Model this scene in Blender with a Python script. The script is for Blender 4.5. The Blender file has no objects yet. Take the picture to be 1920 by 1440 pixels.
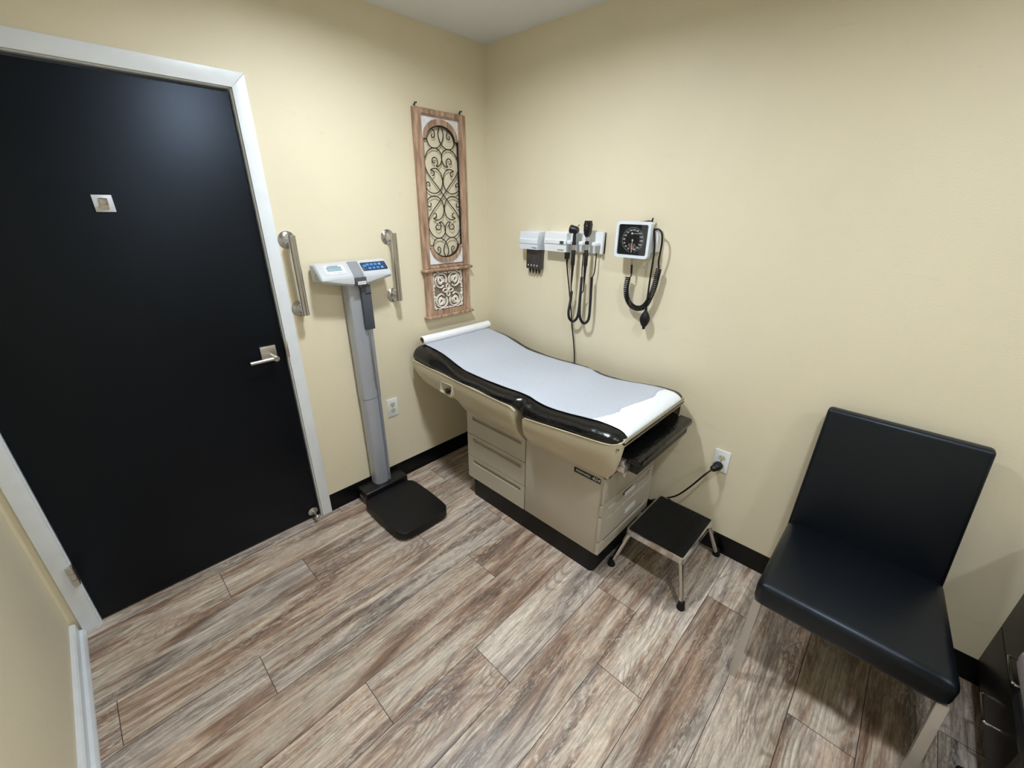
import bpy, bmesh, math, random
from mathutils import Vector, Matrix, noise
random.seed(7)
C = bpy.context.scene.collection
sc = bpy.context.scene
V = Vector

# ------------------------------------------------------------------ camera
F_PX = 776.78
CX, CY, CZ, YAW, PITCH, ROLL = -1.9266, -2.0716, 1.6262, -0.8091, 0.4043, 0.0102
H = 2.4437
fw = V((math.cos(PITCH) * math.sin(-YAW), math.cos(PITCH) * math.cos(YAW), -math.sin(PITCH)))
rt = fw.cross(V((0, 0, 1))).normalized(); upv = rt.cross(fw)
r2 = rt * math.cos(ROLL) + upv * math.sin(ROLL); u2 = -rt * math.sin(ROLL) + upv * math.cos(ROLL)
cd = bpy.data.cameras.new('camera'); cam = bpy.data.objects.new('camera', cd); C.objects.link(cam)
cd.sensor_fit = 'HORIZONTAL'; cd.sensor_width = 36; cd.lens = F_PX / 1920 * 36; cd.clip_start = .02
M = Matrix((r2, u2, -fw)).transposed().to_4x4(); M.translation = V((CX, CY, CZ)); cam.matrix_world = M
sc.camera = cam
# ------------------------------------------------------------------ world, exposure
w = bpy.data.worlds.new('world'); sc.world = w; w.use_nodes = True
w.node_tree.nodes['Background'].inputs[0].default_value = (.9, .95, 1, 1)
w.node_tree.nodes['Background'].inputs[1].default_value = .05
sc.view_settings.view_transform = 'Standard'; sc.view_settings.look = 'None'
sc.view_settings.gamma = 1; sc.view_settings.use_curve_mapping = False
sc.view_settings.exposure = 0.0
LIGHT_COL = (.88, .94, 1.0)
CANS = [(-1.02, -.85, 405.), (-1.10, -2.25, 290.), (-1.12, -3.45, 240.)]     # x, y, strength of each ceiling lamp

# ------------------------------------------------------------------ materials
def S(r, g, b):
    f = lambda c: (c / 255 / 12.92) if c / 255 <= .04045 else ((c / 255 + .055) / 1.055) ** 2.4
    return (f(r), f(g), f(b), 1)
class NT:
    def __init__(s, m): s.t = m.node_tree; s.b = s.t.nodes['Principled BSDF']
    def n(s, typ, **k):
        x = s.t.nodes.new(typ)
        for a, v in k.items():
            if a.startswith('i_'):
                key = a[2:]; x.inputs[int(key) if key.isdigit() else key].default_value = v
            else: setattr(x, a, v)
        return x
    def l(s, a, b): s.t.links.new(a, b)
def mat(name, col, rough=.5,  metal=0, coat=0, bump=None, var=None, spec=None, trans=0, alpha=None, ior=None, tint=None):
    m = bpy.data.materials.new(name); m.use_nodes = True; t = NT(m); b = t.b
    if len(col) == 3: col = (*col, 1)
    b.inputs['Base Color'].default_value = col; b.inputs['Roughness'].default_value = rough
    b.inputs['Metallic'].default_value = metal; b.inputs['Coat Weight'].default_value = coat
    if spec is not None: b.inputs['Specular IOR Level'].default_value = spec
    if tint: b.inputs['Specular Tint'].default_value = (*tint, 1)
    if trans: b.inputs['Transmission Weight'].default_value = trans
    if ior: b.inputs['IOR'].default_value = ior
    tc = t.n('ShaderNodeTexCoord')
    if var:   # (scale, amount)
        nz = t.n('ShaderNodeTexNoise', i_Scale=var[0], i_Detail=4.0); t.l(tc.outputs['Object'], nz.inputs['Vector'])
        mx = t.n('ShaderNodeMix', data_type='RGBA', blend_type='MULTIPLY'); mx.inputs[0].default_value = 1
        cr = t.n('ShaderNodeMapRange'); cr.inputs[1].default_value = .3; cr.inputs[2].default_value = .7
        cr.inputs[3].default_value = 1 - var[1]; cr.inputs[4].default_value = 1 + var[1] * .3
        t.l(nz.outputs[0], cr.inputs[0]); mx.inputs[6].default_value = col; t.l(cr.outputs[0], mx.inputs[7])
        t.l(mx.outputs[2], b.inputs['Base Color'])
    if bump:  # (scale, strength, distance)
        nb = t.n('ShaderNodeTexNoise', i_Scale=bump[0], i_Detail=3.0)
        t.l(tc.outputs['Object'], nb.inputs['Vector'])
        bp = t.n('ShaderNodeBump'); bp.inputs['Strength'].default_value = bump[1]; bp.inputs['Distance'].default_value = bump[2]
        t.l(nb.outputs[0], bp.inputs['Height']); t.l(bp.outputs[0], b.inputs['Normal'])
    return m
def emis(name, col, s):
    m = bpy.data.materials.new(name); m.use_nodes = True; b = m.node_tree.nodes['Principled BSDF']
    b.inputs['Base Color'].default_value = (.8, .8, .8, 1); b.inputs['Emission Color'].default_value = (*col, 1); b.inputs['Emission Strength'].default_value = s
    return m
def wall_mat():
    m = mat('wall_paint', S(232, 222, 195), .55, bump=(170, .25, .002)); t = NT(m)
    tc = t.n('ShaderNodeTexCoord')
    nz = t.n('ShaderNodeTexNoise', i_Scale=2.2, i_Detail=6.0); t.l(tc.outputs['Object'], nz.inputs['Vector'])
    mr = t.n('ShaderNodeMapRange'); mr.inputs[1].default_value = .35; mr.inputs[2].default_value = .7; mr.inputs[3].default_value = 1.0; mr.inputs[4].default_value = .955
    t.l(nz.outputs[0], mr.inputs[0])
    # faint grey scuffs
    mp = t.n('ShaderNodeMapping'); mp.inputs['Scale'].default_value = (9, 3, 14); mp.inputs['Rotation'].default_value = (.5, .2, .3)
    t.l(tc.outputs['Object'], mp.inputs[0])
    n2 = t.n('ShaderNodeTexNoise', i_Scale=1.0, i_Detail=9.0, i_Distortion=1.4); t.l(mp.outputs[0], n2.inputs['Vector'])
    m2 = t.n('ShaderNodeMapRange'); m2.inputs[1].default_value = .66; m2.inputs[2].default_value = .76; m2.inputs[3].default_value = 1; m2.inputs[4].default_value = .93
    t.l(n2.outputs[0], m2.inputs[0])
    mm = t.n('ShaderNodeMath', operation='MULTIPLY'); t.l(mr.outputs[0], mm.inputs[0]); t.l(m2.outputs[0], mm.inputs[1])
    mx = t.n('ShaderNodeMix', data_type='RGBA', blend_type='MULTIPLY'); mx.inputs[0].default_value = 1
    mx.inputs[6].default_value = S(232, 222, 195); t.l(mm.outputs[0], mx.inputs[7]); t.l(mx.outputs[2], t.b.inputs['Base Color'])
    return m
def floor_mat():
    m = mat('wood_plank', (.3, .25, .2), .42); t = NT(m); b = t.b
    at = t.n('ShaderNodeAttribute', attribute_name='plk'); tc = t.n('ShaderNodeTexCoord')
    sp = t.n('ShaderNodeSeparateXYZ'); t.l(tc.outputs['Object'], sp.inputs[0])
    sa = t.n('ShaderNodeSeparateXYZ'); t.l(at.outputs['Vector'], sa.inputs[0])
    def coords(sx, sy, off):
        a = t.n('ShaderNodeMath', operation='MULTIPLY', i_1=sx); t.l(sp.outputs[0], a.inputs[0])
        c = t.n('ShaderNodeMath', operation='MULTIPLY', i_1=sy); t.l(sp.outputs[1], c.inputs[0])
        d = t.n('ShaderNodeMath', operation='MULTIPLY_ADD', i_1=40.0, i_2=off); t.l(sa.outputs[0], d.inputs[0])
        cb = t.n('ShaderNodeCombineXYZ'); t.l(a.outputs[0], cb.inputs[0]); t.l(c.outputs[0], cb.inputs[1]); t.l(d.outputs[0], cb.inputs[2])
        return cb.outputs[0]
    def nz(sx, sy, off, det=5, dist=0., rough=.55):
        x = t.n('ShaderNodeTexNoise', i_Scale=1.0, i_Detail=float(det), i_Distortion=dist, i_Roughness=rough)
        t.l(coords(sx, sy, off), x.inputs['Vector']); return x.outputs[0]
    def ramp(src, stops):
        r = t.n('ShaderNodeValToRGB'); el = r.color_ramp.elements
        while len(el) < len(stops): el.new(.5)
        for e, (p, c) in zip(el, stops): e.position = p; e.color = c
        t.l(src, r.inputs[0]); return r.outputs[0]
    def mix(f, a, c, bt='MIX'):
        x = t.n('ShaderNodeMix', data_type='RGBA', blend_type=bt)
        if isinstance(f, (int, float)): x.inputs[0].default_value = f
        else: t.l(f, x.inputs[0])
        for i, q in ((6, a), (7, c)):
            if isinstance(q, tuple): x.inputs[i].default_value = q
            else: t.l(q, x.inputs[i])
        return x.outputs[2]
    streak = nz(1.1, 11, 0, 9, 1.0, .66)
    warm = ramp(streak, [(.30, S(94, 74, 62)), (.41, S(142, 114, 96)), (.475, S(178, 148, 126)), (.54, S(204, 184, 164)), (.66, S(228, 214, 198))])
    cool = ramp(streak, [(.30, S(92, 84, 82)), (.40, S(134, 124, 118)), (.47, S(174, 160, 150)), (.53, S(208, 194, 182)), (.66, S(234, 222, 210))])
    wc = nz(.9, 5.5, 9, 3, .6)
    wm = t.n('ShaderNodeMath', operation='MULTIPLY_ADD', i_1=.30, i_2=-.17); t.l(sa.outputs[1], wm.inputs[0])
    ws = t.n('ShaderNodeMath', operation='ADD'); t.l(wc, ws.inputs[0]); t.l(wm.outputs[0], ws.inputs[1])
    wf = t.n('ShaderNodeMapRange'); wf.inputs[1].default_value = .35; wf.inputs[2].default_value = .52; t.l(ws.outputs[0], wf.inputs[0])
    col = mix(wf.outputs[0], cool, warm)
    # worn whitewash mottling
    mo = nz(13, 60, 4, 7, 2.2, .75); mk = nz(1.8, 6, 17, 2)
    mf = t.n('ShaderNodeMapRange'); mf.inputs[1].default_value = .50; mf.inputs[2].default_value = .56; t.l(mo, mf.inputs[0])
    mkk = t.n('ShaderNodeMapRange'); mkk.inputs[1].default_value = .40; mkk.inputs[2].default_value = .60; mkk.inputs[4].default_value = .8; t.l(mk, mkk.inputs[0])
    mu = t.n('ShaderNodeMath', operation='MULTIPLY'); t.l(mf.outputs[0], mu.inputs[0]); t.l(mkk.outputs[0], mu.inputs[1])
    col = mix(mu.outputs[0], col, S(216, 208, 194))
    m3 = nz(16, 34, 23, 8, 1.5, .8)
    m3f = t.n('ShaderNodeMapRange'); m3f.inputs[1].default_value = .36; m3f.inputs[2].default_value = .64; m3f.inputs[3].default_value = .80; m3f.inputs[4].default_value = 1.13; t.l(m3, m3f.inputs[0])
    col = mix(1.0, col, m3f.outputs[0], 'MULTIPLY')
    # dark smoky blotches
    db = nz(3.2, 12, 31, 5, 1.2, .6)
    dbf = t.n('ShaderNodeMapRange'); dbf.inputs[1].default_value = .57; dbf.inputs[2].default_value = .70; dbf.inputs[4].default_value = .6; t.l(db, dbf.inputs[0])
    col = mix(dbf.outputs[0], col, S(112, 100, 94))
    # cathedral grain lines from the contour of a smooth noise
    ct = nz(.9, 4.2, 52, 1, .3)
    cs = t.n('ShaderNodeMath', operation='MULTIPLY', i_1=240.0); t.l(ct, cs.inputs[0])
    cn = t.n('ShaderNodeMath', operation='SINE'); t.l(cs.outputs[0], cn.inputs[0])
    cf = t.n('ShaderNodeMapRange'); cf.inputs[1].default_value = .2; cf.inputs[2].default_value = 1.; cf.inputs[4].default_value = .5; t.l(cn.outputs[0], cf.inputs[0])
    cm = nz(1.6, 5, 71, 3, .5)
    cmm = t.n('ShaderNodeMapRange'); cmm.inputs[1].default_value = .46; cmm.inputs[2].default_value = .58; t.l(cm, cmm.inputs[0])
    cx = t.n('ShaderNodeMath', operation='MULTIPLY'); t.l(cf.outputs[0], cx.inputs[0]); t.l(cmm.outputs[0], cx.inputs[1])
    col = mix(cx.outputs[0], col, S(120, 106, 98))
    # fine grain
    fg = nz(7, 150, 80, 4, .4, .7)
    ff = t.n('ShaderNodeMapRange'); ff.inputs[1].default_value = .33; ff.inputs[2].default_value = .62; ff.inputs[3].default_value = .56; ff.inputs[4].default_value = 1.14; t.l(fg, ff.inputs[0])
    col = mix(1.0, col, ff.outputs[0], 'MULTIPLY')
    # knots
    vo = t.n('ShaderNodeTexVoronoi', i_Scale=1.0); vo.inputs['Randomness'].default_value = 1
    t.l(coords(2.6, 6.0, 3), vo.inputs['Vector'])
    kf = t.n('ShaderNodeMapRange'); kf.inputs[1].default_value = .12; kf.inputs[2].default_value = .03; kf.inputs[4].default_value = .85; t.l(vo.outputs['Distance'], kf.inputs[0])
    col = mix(kf.outputs[0], col, S(84, 66, 56))
    # plank to plank tone
    tn = t.n('ShaderNodeMapRange'); tn.inputs[3].default_value = .85; tn.inputs[4].default_value = 1.06; t.l(sa.outputs[2], tn.inputs[0])
    col = mix(1.0, col, tn.outputs[0], 'MULTIPLY')
    t.l(col, b.inputs['Base Color'])
    bp = t.n('ShaderNodeBump'); bp.inputs['Strength'].default_value = .35; bp.inputs['Distance'].default_value = .001
    t.l(fg, bp.inputs['Height']); t.l(bp.outputs[0], b.inputs['Normal'])
    return m
def wood_frame_mat():
    m = mat('weathered_wood', (.3, .2, .14), .7); t = NT(m); tc = t.n('ShaderNodeTexCoord')
    mp = t.n('ShaderNodeMapping'); mp.inputs['Scale'].default_value = (60, 60, 9); t.l(tc.outputs['Object'], mp.inputs[0])
    n = t.n('ShaderNodeTexNoise', i_Scale=1., i_Detail=6.); t.l(mp.outputs[0], n.inputs['Vector'])
    r = t.n('ShaderNodeValToRGB'); r.color_ramp.elements[0].position = .3; r.color_ramp.elements[0].color = S(132, 102, 82)
    r.color_ramp.elements[1].position = .72; r.color_ramp.elements[1].color = S(204, 172, 146)
    t.l(n.outputs[0], r.inputs[0]); t.l(r.outputs[0], t.b.inputs['Base Color']); return m
def ribbed_mat():
    m = mat('ribbed_rubber', S(10, 10, 13), .6, spec=.35); t = NT(m); tc = t.n('ShaderNodeTexCoord')
    sp = t.n('ShaderNodeSeparateXYZ'); t.l(tc.outputs['Object'], sp.inputs[0])
    a = t.n('ShaderNodeMath', operation='MULTIPLY', i_1=2 * math.pi / .0052); t.l(sp.outputs[1], a.inputs[0])
    s = t.n('ShaderNodeMath', operation='SINE'); t.l(a.outputs[0], s.inputs[0])
    bp = t.n('ShaderNodeBump'); bp.inputs['Strength'].default_value = .8; bp.inputs['Distance'].default_value = .0015
    t.l(s.outputs[0], bp.inputs['Height']); t.l(bp.outputs[0], t.b.inputs['Normal']); return m
def paper_mat(name, col):
    m = mat(name, col, .75, bump=(260, .5, .0012)); t = NT(m); tc = t.n('ShaderNodeTexCoord')
    n = t.n('ShaderNodeTexNoise', i_Scale=320., i_Detail=2.); t.l(tc.outputs['Object'], n.inputs['Vector'])
    mr = t.n('ShaderNodeMapRange'); mr.inputs[1].default_value = .35; mr.inputs[2].default_value = .65; mr.inputs[3].default_value = .90; mr.inputs[4].default_value = 1.05
    t.l(n.outputs[0], mr.inputs[0]); mx = t.n('ShaderNodeMix', data_type='RGBA', blend_type='MULTIPLY'); mx.inputs[0].default_value = 1
    mx.inputs[6].default_value = col; t.l(mr.outputs[0], mx.inputs[7]); t.l(mx.outputs[2], t.b.inputs['Base Color']); return m

MT = dict(
    wall=wall_mat(), floor=floor_mat(), ceil=mat('ceiling_paint', S(226, 228, 228), .8, bump=(120, .3, .003)),
    groove=mat('plank_groove', S(62, 50, 44), .8), casing=mat('white_trim_paint', S(232, 238, 244), .35, var=(14, .05)),
    base_black=mat('black_vinyl_base', S(5, 6, 8), .32, spec=.3), door=mat('black_door_paint', S(3, 4, 8), .44, spec=.32, tint=(.66, .80, 1), bump=(60, .12, .002)),
    steel=mat('brushed_steel', S(196, 194, 194), .2, 1, bump=(300, .06, .0005)), chrome=mat('chrome', S(205, 203, 200), .12, 1),
    satin=mat('satin_nickel', S(214, 211, 208), .34, 1), alu=mat('scale_aluminium', S(178, 184, 196), .36, .4),
    alu_dk=mat('scale_side_metal', S(120, 122, 126), .4, .6), lightgrey=mat('silver_plastic', S(196, 200, 204), .38),
    white=mat('white_plastic', S(232, 236, 240), .35), cream=mat('cream_plastic', S(214, 208, 184), .4), bluewhite=mat('bluish_white_plastic', S(224, 232, 242), .35),
    beige=mat('beige_enamel', S(188, 181, 166), .36, var=(5, .05)), beige2=mat('beige_enamel_pan', S(200, 190, 164), .30, var=(5, .05)),
    vinyl=mat('black_upholstery_vinyl', S(10, 10, 11), .26, spec=.45, bump=(22, .5, .008)), leather=mat('black_leatherette', S(8, 10, 16), .40, spec=.5, tint=(.7, .83, 1), bump=(420, .12, .0006)),
    black=mat('black_plastic', S(10, 10, 12), .4), dark=mat('dark_recess', S(8, 8, 8), .8), toe=mat('black_toe_kick', S(9, 10, 13), .5, spec=.35, var=(20, .3)),
    rubber=mat('black_rubber', S(9, 9, 11), .5, spec=.35), dgrey=mat('charcoal_plastic', S(70, 76, 84), .45), mgrey=mat('grey_plastic', S(140, 142, 148), .4),
    navy=mat('navy_keypad', S(34, 58, 82), .3), blue=mat('blue_key', S(78, 136, 210), .35), lcd=mat('lcd', S(150, 172, 180), .15),
    smoke=mat('smoked_plastic', S(62, 58, 58), .2), label=mat('white_label', S(228, 228, 232), .5), ink=mat('dark_print', S(60, 64, 72), .5),
    wht=mat('white_print', S(222, 226, 226), .5), red=mat('red_print', S(196, 150, 146), .5), wood=wood_frame_mat(),
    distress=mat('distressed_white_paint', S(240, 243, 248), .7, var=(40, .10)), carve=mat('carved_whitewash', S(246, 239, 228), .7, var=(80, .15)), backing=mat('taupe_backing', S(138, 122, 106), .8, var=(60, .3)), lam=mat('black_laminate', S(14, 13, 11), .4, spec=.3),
    iron=mat('black_iron', S(34, 28, 26), .5, .3), ribs=ribbed_mat(), paper=paper_mat('crepe_paper', S(190, 196, 208)), paper2=paper_mat('crepe_paper_folded', S(238, 244, 250)),
    roll=mat('paper_roll', S(246, 247, 250), .7), core=mat('cardboard_core', S(150, 116, 98), .8), dial=mat('dial_face', S(26, 28, 30), .3),
    glass=None, mauve=mat('mauve_fabric', S(122, 112, 113), .9, bump=(500, .4, .001)), ring=mat('dial_ring', S(118, 118, 124), .4),
    clear=mat('clear_tube', S(170, 172, 165), .2), legm=mat('polished_leg', S(206, 203, 198), .3, .7), socket=mat('ivory_socket', S(206, 202, 176), .35),
)
def glass_mat():
    m = bpy.data.materials.new('gauge_glass'); m.use_nodes = True; t = m.node_tree; t.nodes.remove(t.nodes['Principled BSDF'])
    o = t.nodes['Material Output']; mx = t.nodes.new('ShaderNodeMixShader'); mx.inputs[0].default_value = .06
    tr = t.nodes.new('ShaderNodeBsdfTransparent'); gl = t.nodes.new('ShaderNodeBsdfGlossy'); gl.inputs['Roughness'].default_value = .03
    t.links.new(tr.outputs[0], mx.inputs[1]); t.links.new(gl.outputs[0], mx.inputs[2]); t.links.new(mx.outputs[0], o.inputs[0]); return m
MT['glass'] = glass_mat()

# ------------------------------------------------------------------ helpers
class Fr:
    """local frame: point = o + U*u + V*v + N*n"""
    def __init__(s, o, U, Vv, N): s.o = V(o); s.U = V(U).normalized(); s.V = V(Vv).normalized(); s.N = V(N).normalized()
    def __call__(s, u, v, n=0): return s.o + s.U * u + s.V * v + s.N * n
    def at(s, u, v, n=0): return Fr(s(u, v, n), s.U, s.V, s.N)
def WB(x=0, z=0, n=0): return Fr((x, -n, z), (1, 0, 0), (0, 0, 1), (0, -1, 0))       # on the back wall
def WR(y=0, z=0, n=0): return Fr((-n, y, z), (0, -1, 0), (0, 0, 1), (-1, 0, 0))      # on the right wall
W = Fr((0, 0, 0), (1, 0, 0), (0, 1, 0), (0, 0, 1))
def nb(): return bmesh.new()
def box(bm, F, u0, u1, v0, v1, n0, n1, bev=0, seg=2):
    ps = [F(u, v, n) for n in (n0, n1) for v in (v0, v1) for u in (u0, u1)]
    vs = [bm.verts.new(p) for p in ps]
    fs = [bm.faces.new([vs[i] for i in q]) for q in ((0, 2, 3, 1), (4, 5, 7, 6), (0, 1, 5, 4), (2, 6, 7, 3), (0, 4, 6, 2), (1, 3, 7, 5))]
    if bev:
        es = list({e for f in fs for e in f.edges})
        bmesh.ops.bevel(bm, geom=es, offset=bev, segments=seg, affect='EDGES', profile=.5)
def prism(bm, F, pts, n0, n1, bev=0, seg=2):
    a = [bm.verts.new(F(u, v, n0)) for u, v in pts]; b = [bm.verts.new(F(u, v, n1)) for u, v in pts]; k = len(pts)
    f0 = bm.faces.new(a[::-1]); f1 = bm.faces.new(b)
    for i in range(k): bm.faces.new((a[i], a[(i + 1) % k], b[(i + 1) % k], b[i]))
    if bev: bmesh.ops.bevel(bm, geom=list(set(f0.edges) | set(f1.edges)), offset=bev, segments=seg, affect='EDGES', profile=.5)
def rrect(u0, u1, v0, v1, r, n=5):
    out = []
    for cx, cy, a0 in ((u1 - r, v1 - r, 0), (u0 + r, v1 - r, 90), (u0 + r, v0 + r, 180), (u1 - r, v0 + r, 270)):
        for i in range(n + 1):
            a = math.radians(a0 + 90 * i / n); out.append((cx + r * math.cos(a), cy + r * math.sin(a)))
    return out
def circ(r, n=32, cx=0, cy=0, ry=None): return [(cx + r * math.cos(2 * math.pi * i / n), cy + (ry or r) * math.sin(2 * math.pi * i / n)) for i in range(n)]
def hole_panel(bm, F, outer, inner, n0, n1, depth, floor=True):
    """slab with a pocket (or a through hole when floor is False)"""
    def ring(p, n): return [bm.verts.new(F(u, v, n)) for u, v in p]
    def loop(vs):
        es = []
        for i in range(len(vs)):
            e = bm.edges.get((vs[i], vs[(i + 1) % len(vs)])) or bm.edges.new((vs[i], vs[(i + 1) % len(vs)])); es.append(e)
        return es
    o1, i1 = ring(outer, n1), ring(inner, n1)
    bmesh.ops.triangle_fill(bm, use_beauty=True, use_dissolve=False, edges=loop(o1) + loop(i1), normal=F.N)
    o0 = ring(outer, n0); i0 = ring(inner, n1 - depth)
    for a, b in ((o0, o1), (i1, i0)):
        k = len(a)
        for i in range(k): bm.faces.new((a[i], a[(i + 1) % k], b[(i + 1) % k], b[i]))
    if floor: bm.faces.new(i0)
def frames(pts):
    T = []
    for i in range(len(pts)):
        a = pts[max(i - 1, 0)]; b = pts[min(i + 1, len(pts) - 1)]; T.append((b - a).normalized())
    n = T[0].orthogonal().normalized(); out = []
    for i, t in enumerate(T):
        n = (n - t * n.dot(t)); n = n.normalized() if n.length > 1e-6 else t.orthogonal().normalized()
        out.append((t, n, t.cross(n)))
    return out
def tube(bm, pts, r, n=8, closed=False, caps=True):
    pts = [V(p) for p in pts]
    if closed: pts = pts + [pts[0]]
    fr = frames(pts); rings = []
    for i, (p, (t, a, b)) in enumerate(zip(pts, fr)):
        rr = r[i] if isinstance(r, (list, tuple)) else r
        rings.append([bm.verts.new(p + (a * math.cos(2 * math.pi * k / n) + b * math.sin(2 * math.pi * k / n)) * rr) for k in range(n)])
    for i in range(len(rings) - 1):
        for k in range(n): bm.faces.new((rings[i][k], rings[i][(k + 1) % n], rings[i + 1][(k + 1) % n], rings[i + 1][k]))
    if caps and not closed: bm.faces.new(rings[0][::-1]); bm.faces.new(rings[-1])
def cat(pts, n=8, closed=False):
    pts = [V(p) for p in pts]; out = []; m = len(pts)
    for i in range(m if closed else m - 1):
        if closed: p0, p1, p2, p3 = pts[i - 1], pts[i], pts[(i + 1) % m], pts[(i + 2) % m]
        else: p0, p1, p2, p3 = pts[max(i - 1, 0)], pts[i], pts[i + 1], pts[min(i + 2, m - 1)]
        for k in range(n):
            t = k / n; out.append(.5 * ((2 * p1) + (p2 - p0) * t + (2 * p0 - 5 * p1 + 4 * p2 - p3) * t * t + (3 * p1 - p0 - 3 * p2 + p3) * t ** 3))
    if not closed: out.append(pts[-1])
    return out
def resample(pts, step):
    out = [pts[0]]; acc = 0
    for a, b in zip(pts, pts[1:]):
        L = (b - a).length; d = step - acc
        while d <= L: out.append(a + (b - a) * (d / L)); d += step
        acc = (acc + L) % step
    out.append(pts[-1]); return out
def coil(bm, path, R, r, turns, n=5, per=9):
    path = resample(path, .002); fr = frames(path); m = turns * per; pts = []
    for i in range(m + 1):
        f = i / m * (len(path) - 1); k = min(int(f), len(path) - 2); p = path[k].lerp(path[k + 1], f - k); t, a, b = fr[k]
        w_ = 2 * math.pi * i / per; pts.append(p + (a * math.cos(w_) + b * math.sin(w_)) * R)
    tube(bm, pts, r, n)
def lathe(bm, prof, o, ax, n=24, cap=True):
    ax = V(ax).normalized(); a = ax.orthogonal().normalized(); b = ax.cross(a); o = V(o); rings = []
    for r, h in prof: rings.append([bm.verts.new(o + ax * h + (a * math.cos(2 * math.pi * k / n) + b * math.sin(2 * math.pi * k / n)) * max(r, 1e-4)) for k in range(n)])
    for i in range(len(rings) - 1):
        for k in range(n): bm.faces.new((rings[i][k], rings[i][(k + 1) % n], rings[i + 1][(k + 1) % n], rings[i + 1][k]))
    if cap: bm.faces.new(rings[0][::-1]); bm.faces.new(rings[-1])
def loft(bm, secs, caps=True, closed=True):
    R = [[bm.verts.new(p) for p in s] for s in secs]; n = len(R[0])
    for i in range(len(R) - 1):
        for k in range(n if closed else n - 1): bm.faces.new((R[i][k], R[i][(k + 1) % n], R[i + 1][(k + 1) % n], R[i + 1][k]))
    if caps and closed: bm.faces.new(R[0][::-1]); bm.faces.new(R[-1])
def text(bm, s, size, F, depth=.0006, align='CENTER', shear=0, sx=1):
    cu = bpy.data.curves.new('t', 'FONT'); cu.body = s; cu.size = size; cu.align_x = align; cu.align_y = 'CENTER'; cu.extrude = depth / 2; cu.shear = shear
    o = bpy.data.objects.new('t', cu); C.objects.link(o); dg = bpy.context.evaluated_depsgraph_get(); me = bpy.data.meshes.new_from_object(o.evaluated_get(dg))
    vs = [bm.verts.new(F(v.co.x * sx, v.co.y, v.co.z + depth / 2)) for v in me.vertices]
    for p in me.polygons:
        try: bm.faces.new([vs[i] for i in p.vertices])
        except ValueError: pass
    bpy.data.objects.remove(o); bpy.data.curves.remove(cu); bpy.data.meshes.remove(me)
def interp(tab, x):
    if x >= tab[0][0]: return tab[0][1]
    for (a, va), (b, vb) in zip(tab, tab[1:]):
        if x >= b:
            t = (a - x) / (a - b); t = t * t * (3 - 2 * t) if False else t
            return va + (vb - va) * t
    return tab[-1][1]

def tag(o, label=None, cat_=None, group=None, kind=None):
    if label: o['label'] = label
    if cat_: o['category'] = cat_
    if group: o['group'] = group
    if kind: o['kind'] = kind
    return o
def thing(name, loc, label, cat_, group=None, kind=None):
    o = bpy.data.objects.new(name, None); C.objects.link(o); o.location = loc; o.empty_display_size = .05
    return tag(o, label, cat_, group, kind)
def rootloc(p):
    while p.parent: p = p.parent
    return V(p.location)
def obj(name, bm, m, parent=None, ang=35, loc=None, label=None):
    bmesh.ops.recalc_face_normals(bm, faces=bm.faces)
    me = bpy.data.meshes.new(name); bm.to_mesh(me); bm.free()
    for mm in (m if isinstance(m, list) else [m]): me.materials.append(MT[mm] if isinstance(mm, str) else mm)
    off = rootloc(parent) if parent else V(loc or (0, 0, 0))
    me.transform(Matrix.Translation(-off))
    me.polygons.foreach_set('use_smooth', [True] * len(me.polygons)); me.set_sharp_from_angle(angle=math.radians(ang))
    o = bpy.data.objects.new(name, me); C.objects.link(o)
    if parent: o.parent = parent
    else: o.location = off
    if label: o['label'] = label
    return o
def struct(name, bm, m, label, cat_, parent=None, ang=35):
    o = obj(name, bm, m, parent, ang)
    return tag(o, label, cat_, kind='structure')

# ------------------------------------------------------------------ room shell
XL, YF = -2.322, -4.05            # left wall, wall behind the camera
XO, XI, ZI, ZO = -1.258, -1.3105, 2.03, 2.083   # right casing outer/inner, casing inner/outer top
XLI, XLO = -2.2432, -2.2956
# floor: planks 0.192 m wide, 1.213 m long, running parallel to the door wall
bm = nb(); rnd = []; lay = None
offs = {-1: -1.22, 0: -.615, 1: -.305, 2: -1.02, 3: -.615, 4: -.922, 5: -.375, 6: -1.216, 7: -.625, 8: -.927, 9: -.315, 10: -1.05, 11: -.608, 12: -.95, 13: -.307, 14: -.7, 15: -1.1, 16: -.4, 17: -.8, 18: -.2, 19: -1.0, 20: -.5}
row = -1; g = .0011
rr = random.Random(11)
quads = []
while True:
    y1 = .137 - .192 * (row + 1); y0 = y1 - .192
    if y1 < YF: break
    x = offs.get(row, 0) + 1.213 * 3
    while x > XL - .1:
        xa, xb = x - 1.213, x
        xa_, xb_ = max(xa, XL - .03), min(xb, .03)
        if xb_ > xa_:
            quads.append((xa_ + g, xb_ - g, y0 + g, y1 - g, (rr.random(), rr.random(), rr.random())))
        x -= 1.213
    row += 1
for xa, xb, ya, yb, q in quads:
    bm.faces.new([bm.verts.new(p) for p in ((xa, ya, 0), (xb, ya, 0), (xb, yb, 0), (xa, yb, 0))]); rnd.append(q)
f = bm.faces.new([bm.verts.new(p) for p in ((XL - .03, YF - .05, -.0015), (.03, YF - .05, -.0015), (.03, .14, -.0015), (XL - .03, .14, -.0015))])
f.material_index = 1; rnd.append((0, 0, 0))
fo = obj('floor', bm, ['floor', 'groove']); tag(fo, 'rustic grey and brown wood-look plank floor', 'floor', kind='structure')
a = fo.data.attributes.new('plk', 'FLOAT_VECTOR', 'FACE')
for i, q in enumerate(rnd): a.data[i].vector = q

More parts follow.
